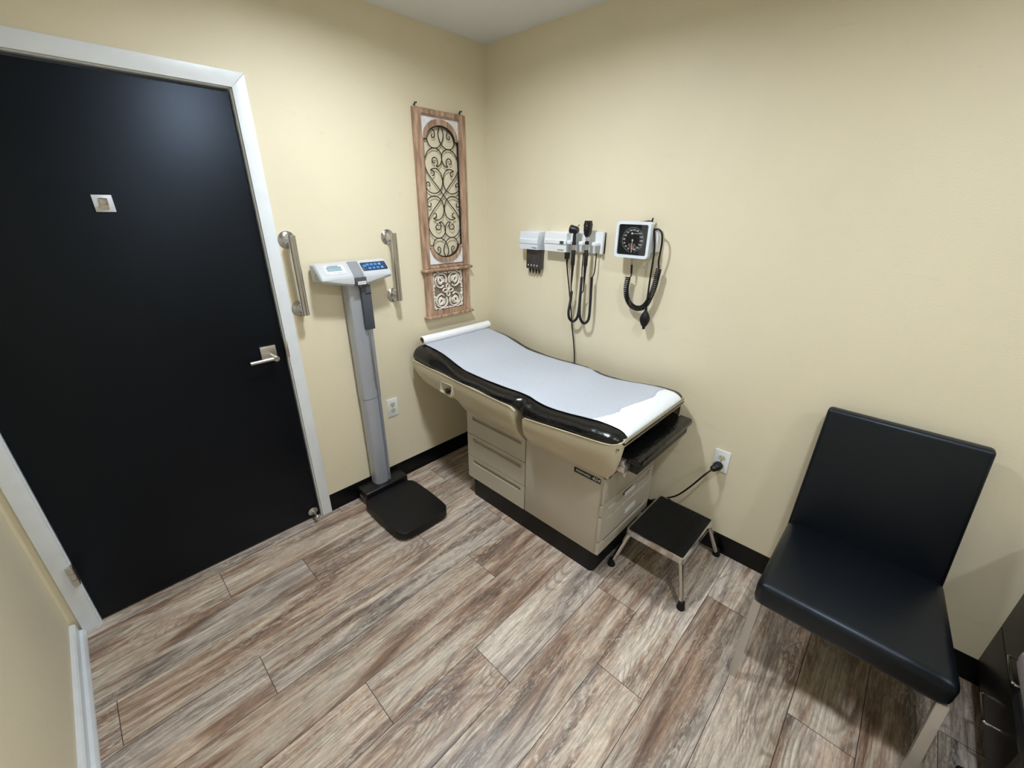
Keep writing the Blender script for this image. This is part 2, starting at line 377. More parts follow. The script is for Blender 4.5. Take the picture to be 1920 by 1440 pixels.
# ceiling with round openings for the recessed lamps
bm = nb(); es = []
def addloop(pts):
    vs = [bm.verts.new(p) for p in pts]
    for i in range(len(vs)): es.append(bm.edges.new((vs[i], vs[(i + 1) % len(vs)])))
addloop([(XL, YF, H), (0, YF, H), (0, 0, H), (XL, 0, H)])
for cx, cy, cs in CANS: addloop([(cx + .085 * math.cos(t * math.pi / 20), cy + .085 * math.sin(t * math.pi / 20), H) for t in range(40)])
bmesh.ops.triangle_fill(bm, use_beauty=True, use_dissolve=False, edges=es, normal=(0, 0, -1))
struct('ceiling', bm, 'ceil', 'white textured ceiling', 'ceiling')
# back wall with the doorway cut out
bm = nb(); box(bm, W, XI, .1, 0, .12, -.02, H + .1); box(bm, W, XL - .1, XLI, 0, .12, -.02, H + .1); box(bm, W, XLI, XI, 0, .12, ZI, H + .1)
struct('wall_back', bm, 'wall', 'cream painted wall with the black door', 'wall')
bm = nb(); box(bm, W, 0, .12, YF - .1, .0, -.02, H + .1); struct('wall_right', bm, 'wall', 'cream painted wall beside the exam table', 'wall')
bm = nb(); box(bm, W, XL - .12, XL, YF - .1, .0, -.02, H + .1); struct('wall_left', bm, 'wall', 'cream painted wall at the left edge', 'wall')
bm = nb(); box(bm, W, XL - .1, .1, YF - .12, YF, -.02, H + .1); struct('wall_front', bm, 'wall', 'cream painted wall behind the viewer', 'wall')

# black cove base with a small toe
def cove(bm, F, L):
    prof = [(0, 0), (.009, 0), (.0085, .006), (.005, .014), (.0035, .022), (.0035, .102), (.002, .105), (0, .105)]
    loft(bm, [[F(l, z, n) for n, z in prof] for l in (0, L)])
bm = nb(); cove(bm, WB(XO, 0), -XO); struct('baseboard_back', bm, 'base_black', 'black vinyl base along the door wall', 'baseboard')
bm = nb(); cove(bm, WR(0, 0), -YF); struct('baseboard_right', bm, 'base_black', 'black vinyl base along the right wall', 'baseboard')
bm = nb()
prof = [(0, 0), (.034, 0), (.033, .012), (.027, .022), (.018, .026), (.017, .060), (.012, .066), (0, .066)]
loft(bm, [[V((XL + n, y, z)) for n, z in prof] for y in (-.012, YF)])
struct('baseboard_left', bm, 'casing', 'white painted base moulding on the left wall', 'baseboard')

# door casing
tr = thing('trim_1', (XI, 0, 0), 'white painted flat casing around the black door', 'door casing', kind='structure')
for nm, pts in (('side_casing', [(XI, 0), (XO, 0), (XO, ZO), (XI, ZI)]), ('head_casing', [(XLI, ZI), (XI, ZI), (XO, ZO), (XLO, ZO)]), ('side_casing', [(XLO, 0), (XLI, 0), (XLI, ZI), (XLO, ZO)])):
    bm = nb(); prism(bm, WB(), pts, 0, .013, .002); obj(nm, bm, 'casing', tr)
bm = nb()
box(bm, W, XI - .004, XI + .01, -.001, .11, 0, ZI); box(bm, W, XLI - .01, XLI + .004, -.001, .11, 0, ZI); box(bm, W, XLI, XI, -.001, .11, ZI - .004, ZI + .01)
obj('jamb', bm, 'casing', tr)
bm = nb(); box(bm, Fr((XI - .005, 0, 0), (0, 1, 0), (0, 0, 1), (-1, 0, 0)), .002, .03, .945, 1.05, -.002, .0015); box(bm, WB(XI, 0, .012), -.006, .004, .955, 1.035, -.001, .002, .001)
obj('strike_plate', bm, 'satin', tr)
# door leaf
dr = thing('door_1', (-1.78, .01, 0), 'glossy black flush door', 'door', kind='structure')
bm = nb(); box(bm, W, XLI + .007, XI - .009, .012, .055, .008, ZI - .014, .0015); obj('door_leaf', bm, 'door', dr)
D0 = -.012     # door face sits 12 mm behind the wall face
bm = nb(); FD = WB(-1.389, .988, D0)
box(bm, FD, -.033, .033, -.036, .036, 0, .009, .0015); obj('handle_rosette', bm, 'satin', dr)
bm = nb(); FD = WB(-1.376, .972, D0)
tube(bm, [FD(0, 0, .008), FD(0, 0, .052)], .010, 16)
lathe(bm, [(.001, .0), (.013, .0), (.013, .018), (.011, .020), (.001, .020)], FD(0, 0, .043), FD.N, 20)
tube(bm, cat([FD(.0, 0, .053), FD(-.03, .001, .053), (FD(-.07, .0, .052)), FD(-.105, -.001, .050)], 6), .0085, 12)
obj('lever', bm, 'satin', dr)
# coat hook plate on the door
hk = None; FD = WB(-1.780, 1.6235, D0)
bm = nb(); box(bm, FD, -.026, .026, -.027, .027, 0, .004, .0008); hk = obj('hook_plate', bm, mat('reflection_toned_plate', S(222, 226, 234), .4, .25), dr)  # base colour carries the bluish light a bare metal plate would reflect
bm = nb(); box(bm, FD, -.009, .011, -.018, .018, .004, .010, .001); prism(bm, Fr(FD(-.008, -.002, .010), FD.N, FD.V, FD.U), [(0, -.004), (.022, -.002), (.026, .016), (.022, .018), (.018, .004), (0, .004)], 0, .018, .0008)
obj('hook', bm, 'satin', hk)
# hinges
for z in (.285, 1.06, 1.84):
    bm = nb()
    for k in range(3): tube(bm, [V((XLI - .002, -.022, z - .045 + k * .0305)), V((XLI - .002, -.022, z - .016 + k * .0305))], .0095, 14)
    box(bm, W, XLI + .0005, XLI + .006, -.020, .012, z - .045, z + .045)
    obj('hinge', bm, 'satin', dr)
# rigid door stop fixed low on the leaf
bm = nb(); p = V((-1.352, .012, .045))
lathe(bm, [(.001, 0), (.026, 0), (.026, .004), (.018, .009), (.009, .013), (.006, .02), (.006, .052), (.001, .052)], p, (0, -1, -.12), 24)
st = obj('door_stop', bm, 'satin', dr)
bm = nb(); lathe(bm, [(.001, 0), (.010, .001), (.013, .006), (.013, .012), (.009, .019), (.001, .021)], p + V((0, -.048, -.006)), (0, -1, -.12), 20); obj('bumper', bm, 'satin', st)

# ------------------------------------------------------------------ recessed lamps
for (cx, cy, cs), lab in zip(CANS, ('round recessed ceiling lamp nearest the door wall', 'round recessed ceiling lamp in the middle of the ceiling', 'round recessed ceiling lamp farthest from the door wall')):
    t = thing('recessed_light', (cx, cy, H), lab, 'ceiling light', 'recessed ceiling lamps')
    bm = nb(); lathe(bm, [(.083, 0), (.097, 0), (.099, -.003), (.095, -.006), (.084, -.005), (.083, 0)], (cx, cy, H), (0, 0, 1), 40, False); obj('trim_ring', bm, 'white', t)
    bm = nb(); lathe(bm, [(.084, -.004), (.084, .026), (.001, .026)], (cx, cy, H), (0, 0, 1), 40, False); obj('housing', bm, 'white', t)
    bm = nb(); prism(bm, Fr((cx, cy, H), (1, 0, 0), (0, 1, 0), (0, 0, 1)), circ(.080, 40), .017, .022); obj('lens', bm, emis('lamp_lens', LIGHT_COL, cs), t)

# ------------------------------------------------------------------ grab bars
def grab_bar(x, zt, zb, label):
    t = thing('grab_bar', (x, 0, (zt + zb) / 2), label, 'grab bar', 'steel grab bars on the door wall')
    for z in (zt, zb):
        bm = nb(); lathe(bm, [(.001, 0), (.038, 0), (.038, .003), (.033, .008), (.022, .011), (.019, .016), (.015, .022), (.0135, .055), (.001, .055)], (x, 0, z), (0, -1, 0), 32); obj('flange', bm, 'steel', t)
    bm = nb(); tube(bm, [V((x, -.062, zb - .022)), V((x, -.062, zt + .022))], .0155, 20); obj('bar', bm, 'steel', t)
grab_bar(-1.216, 1.481, 1.174, 'short brushed steel grab bar beside the white door casing')
grab_bar(-.716, 1.474, 1.171, 'short brushed steel grab bar between scale head and wall art')

# ------------------------------------------------------------------ outlets
def outlet(F, label):
    t = thing('wall_outlet', F(0, 0, 0), label, 'outlet', 'wall outlets')
    bm = nb(); prism(bm, F, rrect(-.035, .035, -.057, .057, .003, 3), 0, .006, .002); obj('cover_plate', bm, 'white', t)
    for s in (1, -1):
        bm = nb(); G = F.at(0, .0195 * s)
        pts = [(max(-.0165, min(.0165, .0175 * math.cos(a))), .0145 * math.sin(a)) for a in [2 * math.pi * i / 32 for i in range(32)]]
        prism(bm, G, pts, .004, .0075, .0004); sk = obj('receptacle', bm, 'socket', t)
        bm = nb()
        box(bm, G, -.0075, -.0055, -.001, .008, .0072, .0079); box(bm, G, .0055, .0075, .0, .0075, .0072, .0079); prism(bm, G, circ(.0024, 12, 0, -.0072), .0072, .0079)
        obj('slot', bm, 'dark', sk)
    bm = nb(); lathe(bm, [(.001, 0), (.0032, 0), (.003, .001), (.001, .0012)], F(0, 0, .006), F.N, 12); obj('screw', bm, 'satin', t)
outlet(WB(-.8007, .506), 'white outlet plate on the door wall between scale and exam table')
outlet(WR(-1.6354, .5097), 'white outlet plate on the right wall with a black plug in it')

# ------------------------------------------------------------------ power cord of the table
t = thing('power_cord', (0, -1.6354, .49), 'black power cord plugged in the right wall outlet', 'power cord')
G = WR(-1.634, .4895, .008)
bm = nb(); ax = (G.N * 1 + V((0, .35, -.25))).normalized()
lathe(bm, [(.001, 0), (.0185, 0), (.0195, .004), (.0195, .026), (.0165, .031), (.0165, .040), (.013, .050), (.006, .056), (.001, .056)], G(0, 0, 0), ax, 24)
for k in range(10):
    a_ = k * math.pi / 5; e = ax.orthogonal().normalized(); e2 = ax.cross(e); d = e * math.cos(a_) + e2 * math.sin(a_)
    tube(bm, [G(0, 0, 0) + ax * .004 + d * .0195, G(0, 0, 0) + ax * .026 + d * .0195], .0018, 6)
obj('plug', bm, 'black', t)
bm = nb(); e = G(0, 0, 0) + ax * .054
tube(bm, cat([e, e + ax * .03 + V((0, .01, -.02)), V((-.09, -1.545, .355)), V((-.085, -1.49, .27)), V((-.075, -1.43, .215)), V((-.06, -1.38, .17)), V((-.05, -1.30, .10)), V((-.045, -1.2, .03)), V((-.045, -1.05, .006))], 8), .0042, 8)
obj('cable', bm, 'rubber', t)

# ------------------------------------------------------------------ wall art
AX, AZ = -.3465, 1.683
t = thing('wall_art', (AX, 0, 1.0), 'tall carved wood and scrolled iron wall panel in the corner', 'wall decoration')
FA = WB(AX, 0)
outer = [(-.167, 1.287), (.167, 1.287), (.167, 2.084), (-.167, 2.084)]; inner = [(-.124, 1.307), (.124, 1.307), (.124, 2.055), (-.124, 2.055)]
bm = nb(); hole_panel(bm, FA, outer, inner, .002, .030, .024, False)
bmesh.ops.bevel(bm, geom=[e for e in bm.edges if len(e.link_faces) == 2 and e.calc_face_angle(0) > 1 and all(abs(v.co.y + .03) < 1e-4 for v in e.verts)], offset=.005, segments=3, affect='EDGES')
obj('frame', bm, 'wood', t)
def opening(a, ry, rx, zoff, n=20):
    z1 = AZ + .272 + zoff; pts = []
    for i in range(n + 1):
        th = math.pi * i / n; pts.append((rx * math.cos(th), z1 + ry * math.sin(th)))
    top = [(a, z1)] + pts + [(-a, z1)]
    bot = [(-u, 2 * AZ - v) for u, v in top]
    return top + bot
op = opening(.117, .068, .095, -.004); op2 = opening(.1235, .086, .112, .006)
op3 = opening(.1225, .066, .0935, .012)
for s in (1, -1):   # distressed white spandrel boards above and below the arches
    bm = nb(); z1 = AZ + .278; n = 20
    arc = [(.104 * math.cos(math.pi * i / n), z1 + .079 * math.sin(math.pi * i / n)) for i in range(n + 1)]
    poly = [(.1238, z1), (.1238, 2.0545), (-.1238, 2.0545), (-.1238, z1)] + arc[::-1]
    if s < 0: poly = [(u, 2 * AZ - v) for u, v in poly][::-1]; poly = [(u, max(v, 1.3075)) for u, v in poly]
    prism(bm, FA, poly, .004, .014); obj('spandrel_board', bm, 'distress', t, label='distressed white board')
bm = nb(); hole_panel(bm, FA, op2, op, .004, .022, .018, False)
obj('arch_moulding', bm, 'wood', t)
bm = nb(); hole_panel(bm, FA, opening(.1168, .0678, .0948, -.0045), opening(.1138, .0650, .0918, -.0075), .008, .021, .013, False)
def sc_(pts, mx=1, mz=1): return [FA((x - AX) * mx, AZ + (z - AZ) * mz, .017) for x, z in pts]
A1 = [(-.397, 1.972), (-.404, 1.966), (-.409, 1.976), (-.402, 1.990), (-.415, 1.997), (-.432, 1.984), (-.438, 1.955), (-.425, 1.922), (-.398, 1.910), (-.368, 1.916), (-.342, 1.940), (-.328, 1.978), (-.334, 2.002), (-.347, 2.020)]
A1 = [(-.401, 1.975), (-.407, 1.967), (-.398, 1.958), (-.387, 1.969), (-.389, 1.988), (-.408, 1.999), (-.430, 1.986), (-.438, 1.955), (-.425, 1.922), (-.398, 1.910), (-.368, 1.916), (-.342, 1.940), (-.329, 1.975), (-.334, 2.000), (-.347, 2.020)]
B1 = [(-.398, 1.838), (-.404, 1.846), (-.400, 1.857), (-.388, 1.854), (-.384, 1.836), (-.394, 1.819), (-.416, 1.819), (-.428, 1.840), (-.420, 1.870), (-.395, 1.9), (-.395, 1.9)]
B1 = [(-.394, 1.842), (-.401, 1.840), (-.405, 1.851), (-.396, 1.862), (-.383, 1.852), (-.382, 1.833), (-.394, 1.818), (-.418, 1.823), (-.0, 0)]
BX = [(-.392, 1.846), (-.400, 1.839), (-.407, 1.848), (-.401, 1.862), (-.386, 1.860), (-.377, 1.841), (-.388, 1.821), (-.408, 1.818)]
Bl = [(-.396, 1.846), (-.390, 1.852), (-.385, 1.843), (-.393, 1.833), (-.405, 1.838), (-.408, 1.854), (-.396, 1.866), (-.379, 1.857), (-.374, 1.836), (-.388, 1.820), (-.360, 1.838), (-.347, 1.870), (-.362, 1.900), (-.398, 1.911), (-.438, 1.893), (-.461, 1.850), (-.452, 1.805), (-.425, 1.765), (-.390, 1.722), (-.3465, AZ)]
# large S scroll: small inner spiral, big loop, long diagonal through the middle and the same again on the other side
half = [(-.400, 1.853), (-.394, 1.861), (-.386, 1.853), (-.390, 1.839), (-.404, 1.835), (-.414, 1.850), (-.408, 1.872), (-.0, 0)]
half = [(-.397, 1.846), (-.405, 1.850), (-.403, 1.862), (-.390, 1.864), (-.380, 1.850), (-.384, 1.830), (-.402, 1.820), (-.0, 0)]
def spiral(c, r0, r1, a0, a1, n=14): return [(c[0] + (r0 + (r1 - r0) * i / n) * math.cos(math.radians(a0 + (a1 - a0) * i / n)), c[1] + (r0 + (r1 - r0) * i / n) * math.sin(math.radians(a0 + (a1 - a0) * i / n))) for i in range(n + 1)]
S1 = spiral((-.396, 1.850), .005, .030, 200, -60, 10) if False else spiral((-.398, 1.848), .006, .026, 320, -60, 12)
bigloop = [(-.368, 1.826), (-.350, 1.848), (-.346, 1.878), (-.366, 1.903), (-.398, 1.911), (-.436, 1.893), (-.461, 1.850), (-.455, 1.806), (-.425, 1.765), (-.387, 1.727), (-.3465, AZ)]
L1 = S1 + bigloop
full = L1 + [(2 * AX - x, 2 * AZ - z) for x, z in L1[::-1]][1:]
for mx in (1, -1): tube(bm, cat(sc_(full, mx), 4), .0027, 6)
C1 = spiral((-.415, 1.785), .005, .021, -100, 120, 8) + [(-.410, 1.812), (-.385, 1.812), (-.358, 1.790), (-.348, 1.750), (-.362, 1.712), (-.395, 1.691), (-.425, 1.692), (-.452, 1.705), (-.462, 1.728), (-.450, 1.745), (-.436, 1.738), (-.438, 1.724)]
for mx in (1, -1):
    for mz in (1, -1): tube(bm, cat(sc_(C1, mx, mz), 4), .0027, 6); tube(bm, cat(sc_(A1, mx, mz), 4), .0027, 6)
obj('iron_scrollwork', bm, 'iron', t)
# lower carved section
bm = nb(); hole_panel(bm, FA, [(-.163, 1.002), (.163, 1.002), (.163, 1.275), (-.163, 1.275)], [(-.117, 1.040), (.117, 1.040), (.117, 1.268), (-.117, 1.268)], .002, .026, .022, False)
obj('lower_frame', bm, 'wood', t)
for z in (1.2815, 1.006):
    bm = nb(); box(bm, FA, -.182, .182, z - .008, z + .008, .002, .044, .006, 3); obj('ledge', bm, 'wood', t)
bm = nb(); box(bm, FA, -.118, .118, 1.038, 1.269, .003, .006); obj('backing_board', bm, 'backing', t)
bm = nb(); FC = FA.at(0, 1.154, .003)
def strap(pts, wd=.006, closed=False, h=.012):
    p3 = cat([V((u, v, 0)) for u, v in pts], 6, closed); fr = frames(p3 + ([p3[0]] if closed else [])); P = p3 + ([p3[0]] if closed else [])
    secs = []
    for q, (tt, a1, b1) in zip(P, fr):
        s_ = V((-tt.y, tt.x, 0)) * wd / 2
        secs.append([FC(q.x - s_.x, q.y - s_.y, h), FC(q.x - s_.x * .5, q.y - s_.y * .5, h + .005), FC(q.x + s_.x * .5, q.y + s_.y * .5, h + .005), FC(q.x + s_.x, q.y + s_.y, h), FC(q.x + s_.x, q.y + s_.y, h - .006), FC(q.x - s_.x, q.y - s_.y, h - .006)])
    loft(bm, secs)
for k in range(4):
    a_ = math.pi / 2 * k; ca, sa = math.cos(a_), math.sin(a_)
    strap([(ca * d - sa * w_, sa * d + ca * w_) for d, w_ in ((.004, 0), (.016, .0095), (.028, .011), (.038, 0), (.028, -.011), (.016, -.0095))], .0055, True)
for su in (1, -1):
    for sv in (1, -1):
        q = lambda L: [(u * su, v * sv) for u, v in L]
        strap(q([(.014, .044), (.010, .070), (.022, .092), (.046, .100), (.074, .092), (.090, .070), (.088, .044), (.072, .026), (.050, .020), (.034, .030)]), .0075)
        strap(q([(.030, .050), (.028, .070), (.044, .084), (.064, .078), (.072, .060), (.064, .044), (.050, .038)]), .0055, h=.010)
        strap(q([(.050, .046), (.040, .060), (.052, .076), (.068, .082), (.070, .064), (.062, .050)]), .012, True, h=.013)
        strap(q([(.012, .104), (.030, .108), (.050, .104), (.070, .109), (.090, .102), (.104, .109)]), .007)
        strap(q([(.108, .100), (.104, .080), (.109, .060), (.103, .042), (.109, .026), (.104, .012)]), .007)
        for cu_, cv_ in ((.108, .008), (.010, .106), (.100, .032), (.098, .098)):
            lathe(bm, [(.001, .018), (.004, .017), (.0065, .013), (.0065, .006), (.001, .006)], FC(cu_ * su, cv_ * sv, 0), FC.N, 10)
obj('carved_panel', bm, 'carve', t, label='whitewashed carved fretwork panel')
for u in (-.148, .143):
    bm = nb(); lathe(bm, [(.001, 0), (.0022, 0), (.0022, .025), (.004, .026), (.004, .028), (.001, .028)], FA(u, 2.094, 0), (0, -1, .25), 10); tube(bm, [FA(u, 2.084, .01), FA(u, 2.106, .012)], .0025, 8); obj('hanging_nail', bm, 'iron', t)

# ------------------------------------------------------------------ physician scale
SX = -.952
t = thing('physician_scale', (SX, -.2, 0), 'digital column scale with black platform standing against the door wall', 'scale')
bm = nb(); n = 14
pl = []
for (x0, y0), (x1, y1), bow in (((-1.115, -.125), (-.806, -.125), .0), ((-.806, -.125), (-.806, -.520), .008), ((-.806, -.520), (-1.115, -.520), .012), ((-1.115, -.520), (-1.115, -.125), .008)):
    dx, dy = x1 - x0, y1 - y0; L = math.hypot(dx, dy); nx, ny = -dy / L, dx / L
    for i in range(1, n):
        f_ = i / n; f2 = .075 + .85 * (i - 1) / (n - 2); bb = bow * 4 * f2 * (1 - f2); pl.append((x0 + dx * f2 + nx * bb, y0 + dy * f2 + ny * bb))
prism(bm, W, pl, .012, .056, .007, 3)
pf = obj('platform', bm, 'rubber', t)
for x, y in ((-1.08, -.16), (-.84, -.16), (-.84, -.48), (-1.08, -.48)):
    bm = nb(); lathe(bm, [(.001, 0), (.02, 0), (.02, .014), (.001, .014)], (x, y, 0), (0, 0, 1), 16); obj('foot', bm, 'black', pf)
bm = nb(); box(bm, W, -1.094, -.815, -.118, -.006, .004, .082, .008, 3); prism(bm, Fr((-1.094, -.12, .06), (0, 1, 0), (0, 0, 1), (-1, 0, 0)), [(.03, -.02), (.08, -.02), (.08, .01), (.03, .01)], 0, .002); obj('column_base', bm, 'black', t)
bm = nb(); box(bm, Fr((-1.0955, -.06, .045), (0, -1, 0), (0, 0, 1), (-1, 0, 0)), -.014, .014, -.004, .004, 0, .002); lathe(bm, [(.001, 0), (.004, 0), (.003, .002), (.001, .0025)], (-1.096, -.09, .038), (-1, 0, 0), 12); obj('base_port', bm, 'mgrey', t)
# column extrusion: bowed front face, groove on the right
def colsec(z, wd=.055, x0=SX):
    P = [(-wd, -.022), (-wd, -.060), (-wd + .006, -.074), (-.030, -.0835), (0, -.0865), (.020, -.086), (.021, -.074), (.030, -.073), (.031, -.084), (wd - .010, -.080), (wd - .002, -.072), (wd, -.060), (wd, -.022)]
    return [V((x0 + u, v, z)) for u, v in P]
bm = nb(); loft(bm, [colsec(.075, .050), colsec(.640, .052)]); obj('column_lower', bm, 'alu', t)
bm = nb(); loft(bm, [colsec(.643, .054), colsec(1.272, .056)]); cu_ = obj('column_upper', bm, 'alu', t)
bm = nb(); box(bm, W, SX + .0212, SX + .0298, -.0815, -.0735, .70, 1.26); obj('height_rod', bm, 'satin', cu_)
bm = nb()
for k in range(26): box(bm, W, SX + .010, SX + (.018 if k % 5 else .0195), -.0875, -.0865, .735 + k * .0115, .7358 + k * .0115)
box(bm, W, SX + .0195, SX + .0208, -.0875, -.086, .70, 1.03); obj('ruler_print', bm, 'ink', cu_)
bm = nb(); box(bm, W, SX + .0, SX + .052, -.106, -.084, 1.035, 1.262, .004); hb = obj('height_bar', bm, 'dgrey', t)
bm = nb(); box(bm, W, SX + .018, SX + .052, -.1075, -.105, 1.218, 1.2215); obj('bar_seam', bm, 'black', hb)
bm = nb(); lathe(bm, [(.001, 0), (.007, 0), (.007, .003), (.001, .005)], (SX + .004, -.1, 1.262), (0, -1, .4), 12); obj('bar_rivet', bm, 'white', hb)
# head
def headsec(x):
    f_ = (x + .962) / .185; e = abs(f_)
    zb = 1.262 + .030 * min(e, 1.05) ** 1.2 if e > .25 else 1.2665
    zb = 1.264 + .028 * max(0, (e - .2) / .8)
    rnd_ = max(0, e - .955) / .045; k = 1 - .14 * min(rnd_, 1) ** 2
    P = [(-.024, 1.3735), (-.050, 1.3735), (-.060, 1.3720), (-.068, 1.3670), (-.112, 1.3245), (-.120, 1.314), (-.123, 1.304), (-.121, zb + .012), (-.112, zb + .002), (-.024, zb)]
    return [V((x, y * (k if y < -.05 else 1), 1.32 + (z - 1.32) * k)) for y, z in P]
bm = nb(); xs = [-1.147, -1.144, -1.139, -1.12, -1.08, -1.03, -.999, -.995, -.962, -.929, -.925, -.89, -.84, -.80, -.785, -.780, -.777]
loft(bm, [headsec(x) for x in xs]); hd = obj('display_head', bm, 'lightgrey', t, 28)
FH = Fr((-.962, -.0900, 1.3462), (1, 0, 0), (0, .719, .695), (0, -.695, .719))
bm = nb(); prism(bm, FH, rrect(-.148, -.052, -.026, .024, .005), -.004, .0015, .0008); bz = obj('display_bezel', bm, 'bluewhite', hd)
bm = nb(); box(bm, FH, -.137, -.066, -.010, .014, .001, .0022); obj('display_screen', bm, 'lcd', bz)
bm = nb(); box(bm, FH, -.137, -.066, .012, .0142, .002, .0026); box(bm, FH, -.128, -.078, .0178, .0212, .0012, .0022); obj('brand_strip', bm, 'ink', bz)
bm = nb()
for u in (-.132, -.118, -.108, -.094, -.084, -.072): box(bm, FH, u, u + .008, -.0198, -.0178, .0014, .0020)
obj('display_print', bm, 'mgrey', bz)
bm = nb(); prism(bm, FH, rrect(.035, .170, -.024, .026, .005), -.003, .0018, .0008); kp = obj('keypad', bm, 'navy', hd)
kn = 0
for rrow, us in ((.010, (.070, .091, .112, .134)), (-.011, (.074, .096, .118, .141))):
    for u in us:
        bm = nb(); prism(bm, FH, rrect(u - .0075, u + .0075, rrow - .0065, rrow + .0065, .001, 2), .001, .0032, .0004); k_ = obj('key', bm, 'blue', kp); kn += 1
        if u in (.134, .141):
            bm = nb(); prism(bm, FH.at(u, rrow), [(-.003, 0), (0, -.003), (.003, 0), (0, .003)], .003, .0036); obj('key_mark', bm, 'wht', k_)
bm = nb(); prism(bm, FH, rrect(.045, .060, -.002, .012, .001, 2), .001, .0032, .0004); obj('key', bm, 'blue', kp)
# grey centre channel with the lock block below
bm = nb(); secs = []
for y, z in ((-.062, 1.3725), (-.070, 1.3675), (-.114, 1.3255), (-.122, 1.314), (-.1255, 1.303)):
    secs.append([V((-.988, y, z + .001)), V((-.935, y, z + .001)), V((-.935, y + .01, z - .01)), V((-.988, y + .01, z - .01))])
loft(bm, secs); obj('centre_channel', bm, 'mgrey', hd)
bm = nb(); box(bm, W, -.987, -.929, -.132, -.09, 1.2655, 1.306, .003); lb = obj('latch_block', bm, 'dgrey', t)
bm = nb(); box(bm, WB(-.955, 1.279, .132), -.021, .021, -.007, .008, 0, .0012); ll = obj('latch_label', bm, 'label', lb)
bm = nb()
for u in (-.017, -.010, -.004, .004, .011): box(bm, WB(-.955, 1.2795, .1331), u, u + .0045, -.003 + (u > 0) * .001, .003, 0, .0005)
obj('label_print', bm, 'red', ll)
bm = nb(); lathe(bm, [(.001, 0), (.008, 0), (.007, .003), (.001, .005)], (-.958, -.118, 1.3055), (0, -.3, 1), 16); obj('latch_button', bm, 'white', lb)
bm = nb()
for k, (dy, dz) in enumerate(((0, 0), (.010, .006), (-.008, .012), (.004, -.010))): lathe(bm, [(.001, 0), (.003, 0), (.003, .002), (.001, .002)], (-1.147, -.075 + dy, 1.318 + dz), (-1, 0, 0), 10)
obj('side_port', bm, 'mgrey', hd)

# ------------------------------------------------------------------ exam table
t = thing('exam_table', (-.35, -.75, 0), 'beige exam table with black vinyl pad and drawers along the right wall', 'exam table')
CX0, CX1, CY0, CY1, CZ0, CZ1 = -.585, -.11, -.446, -1.343, .133, .565
bm = nb(); prism(bm, W, rrect(-.577, -.135, -1.329, -.466, .022, 4), 0, CZ0 + .004, .0); obj('toe_kick', bm, 'toe', t)
bm = nb(); box(bm, W, CX0 + .016, CX1, CY1, CY0, CZ0, CZ1 + .02); obj('cabinet_body', bm, 'beige', t)
bm = nb(); box(bm, W, CX0 - .005, CX0 + .020, CY1, -.899, CZ0, CZ1, .0012); obj('side_panel', bm, 'beige', t)
FS = Fr((CX0, 0, 0), (0, -1, 0), (0, 0, 1), (-1, 0, 0))
for z0, z1 in ((.431, .567), (.285, .427), (.133, .281)):
    bm = nb(); hole_panel(bm, FS, rrect(.447, .894, z0, z1, .003, 2), rrect(.492, .866, z1 - .044 if z1 < .5 else z1 - .042, z1 - .017, .007, 4), -.015, .006, .016)
    obj('side_drawer', bm, 'beige', t, 25)
FE = Fr((0, CY1, 0), (-1, 0, 0), (0, 0, 1), (0, -1, 0)); FE = Fr((0, CY1, 0), (1, 0, 0), (0, 0, 1), (0, -1, 0))
for z0, z1, pk in ((.424, .562, None), (.358, .419, (.372, .405)), (.214, .353, (.322, .340)), (.140, .209, None)):
    bm = nb()
    if pk: hole_panel(bm, FE, rrect(-.594, -.114, z0, z1, .004, 3), rrect(-.545, -.155, pk[0], pk[1], .006, 4), 0, .016, .010)
    elif z1 < .3:
        prism(bm, FE, [(-.594, z0), (-.114, z0), (-.114, z1), (-.150, z1), (-.165, z1 - .026), (-.543, z1 - .026), (-.558, z1), (-.594, z1)], 0, .016, .002)
    else: prism(bm, FE, rrect(-.594, -.114, z0, z1, .004, 3), 0, .016, .003)
    ed = obj('end_drawer', bm, 'beige', t, 25)
    if pk:
        bm = nb(); u0 = -.40 if z0 > .35 else -.37; zz = .381 if z0 > .35 else .262
        box(bm, FE, u0, u0 + .095, zz - .012, zz + .014, .0155, .0175); obj('drawer_label', bm, 'label', ed)
# near-black strip colouring in the shade inside the bottom drawer slot
bm = nb(); box(bm, FE, -.542, -.166, .186, .212, .001, .004); obj('drawer_slot_shade', bm, 'dark', t)
# nameplate
FN = Fr((CX0 - .0052, -1.262, .5385), (0, -1, 0), (0, 0, 1), (-1, 0, 0))
bm = nb(); box(bm, FN, -.070, .070, -.0135, .0135, 0, .0012, .0004); npl = obj('nameplate', bm, 'black', t, label='black nameplate with white lettering')
bm = nb(); text(bm, 'MIDMARK', .0165, FN.at(-.020, 0, .0012), sx=1.08); text(bm, '404', .025, FN.at(.045, 0, .0012), shear=.25, sx=1.1)
obj('nameplate_lettering', bm, 'wht', npl)
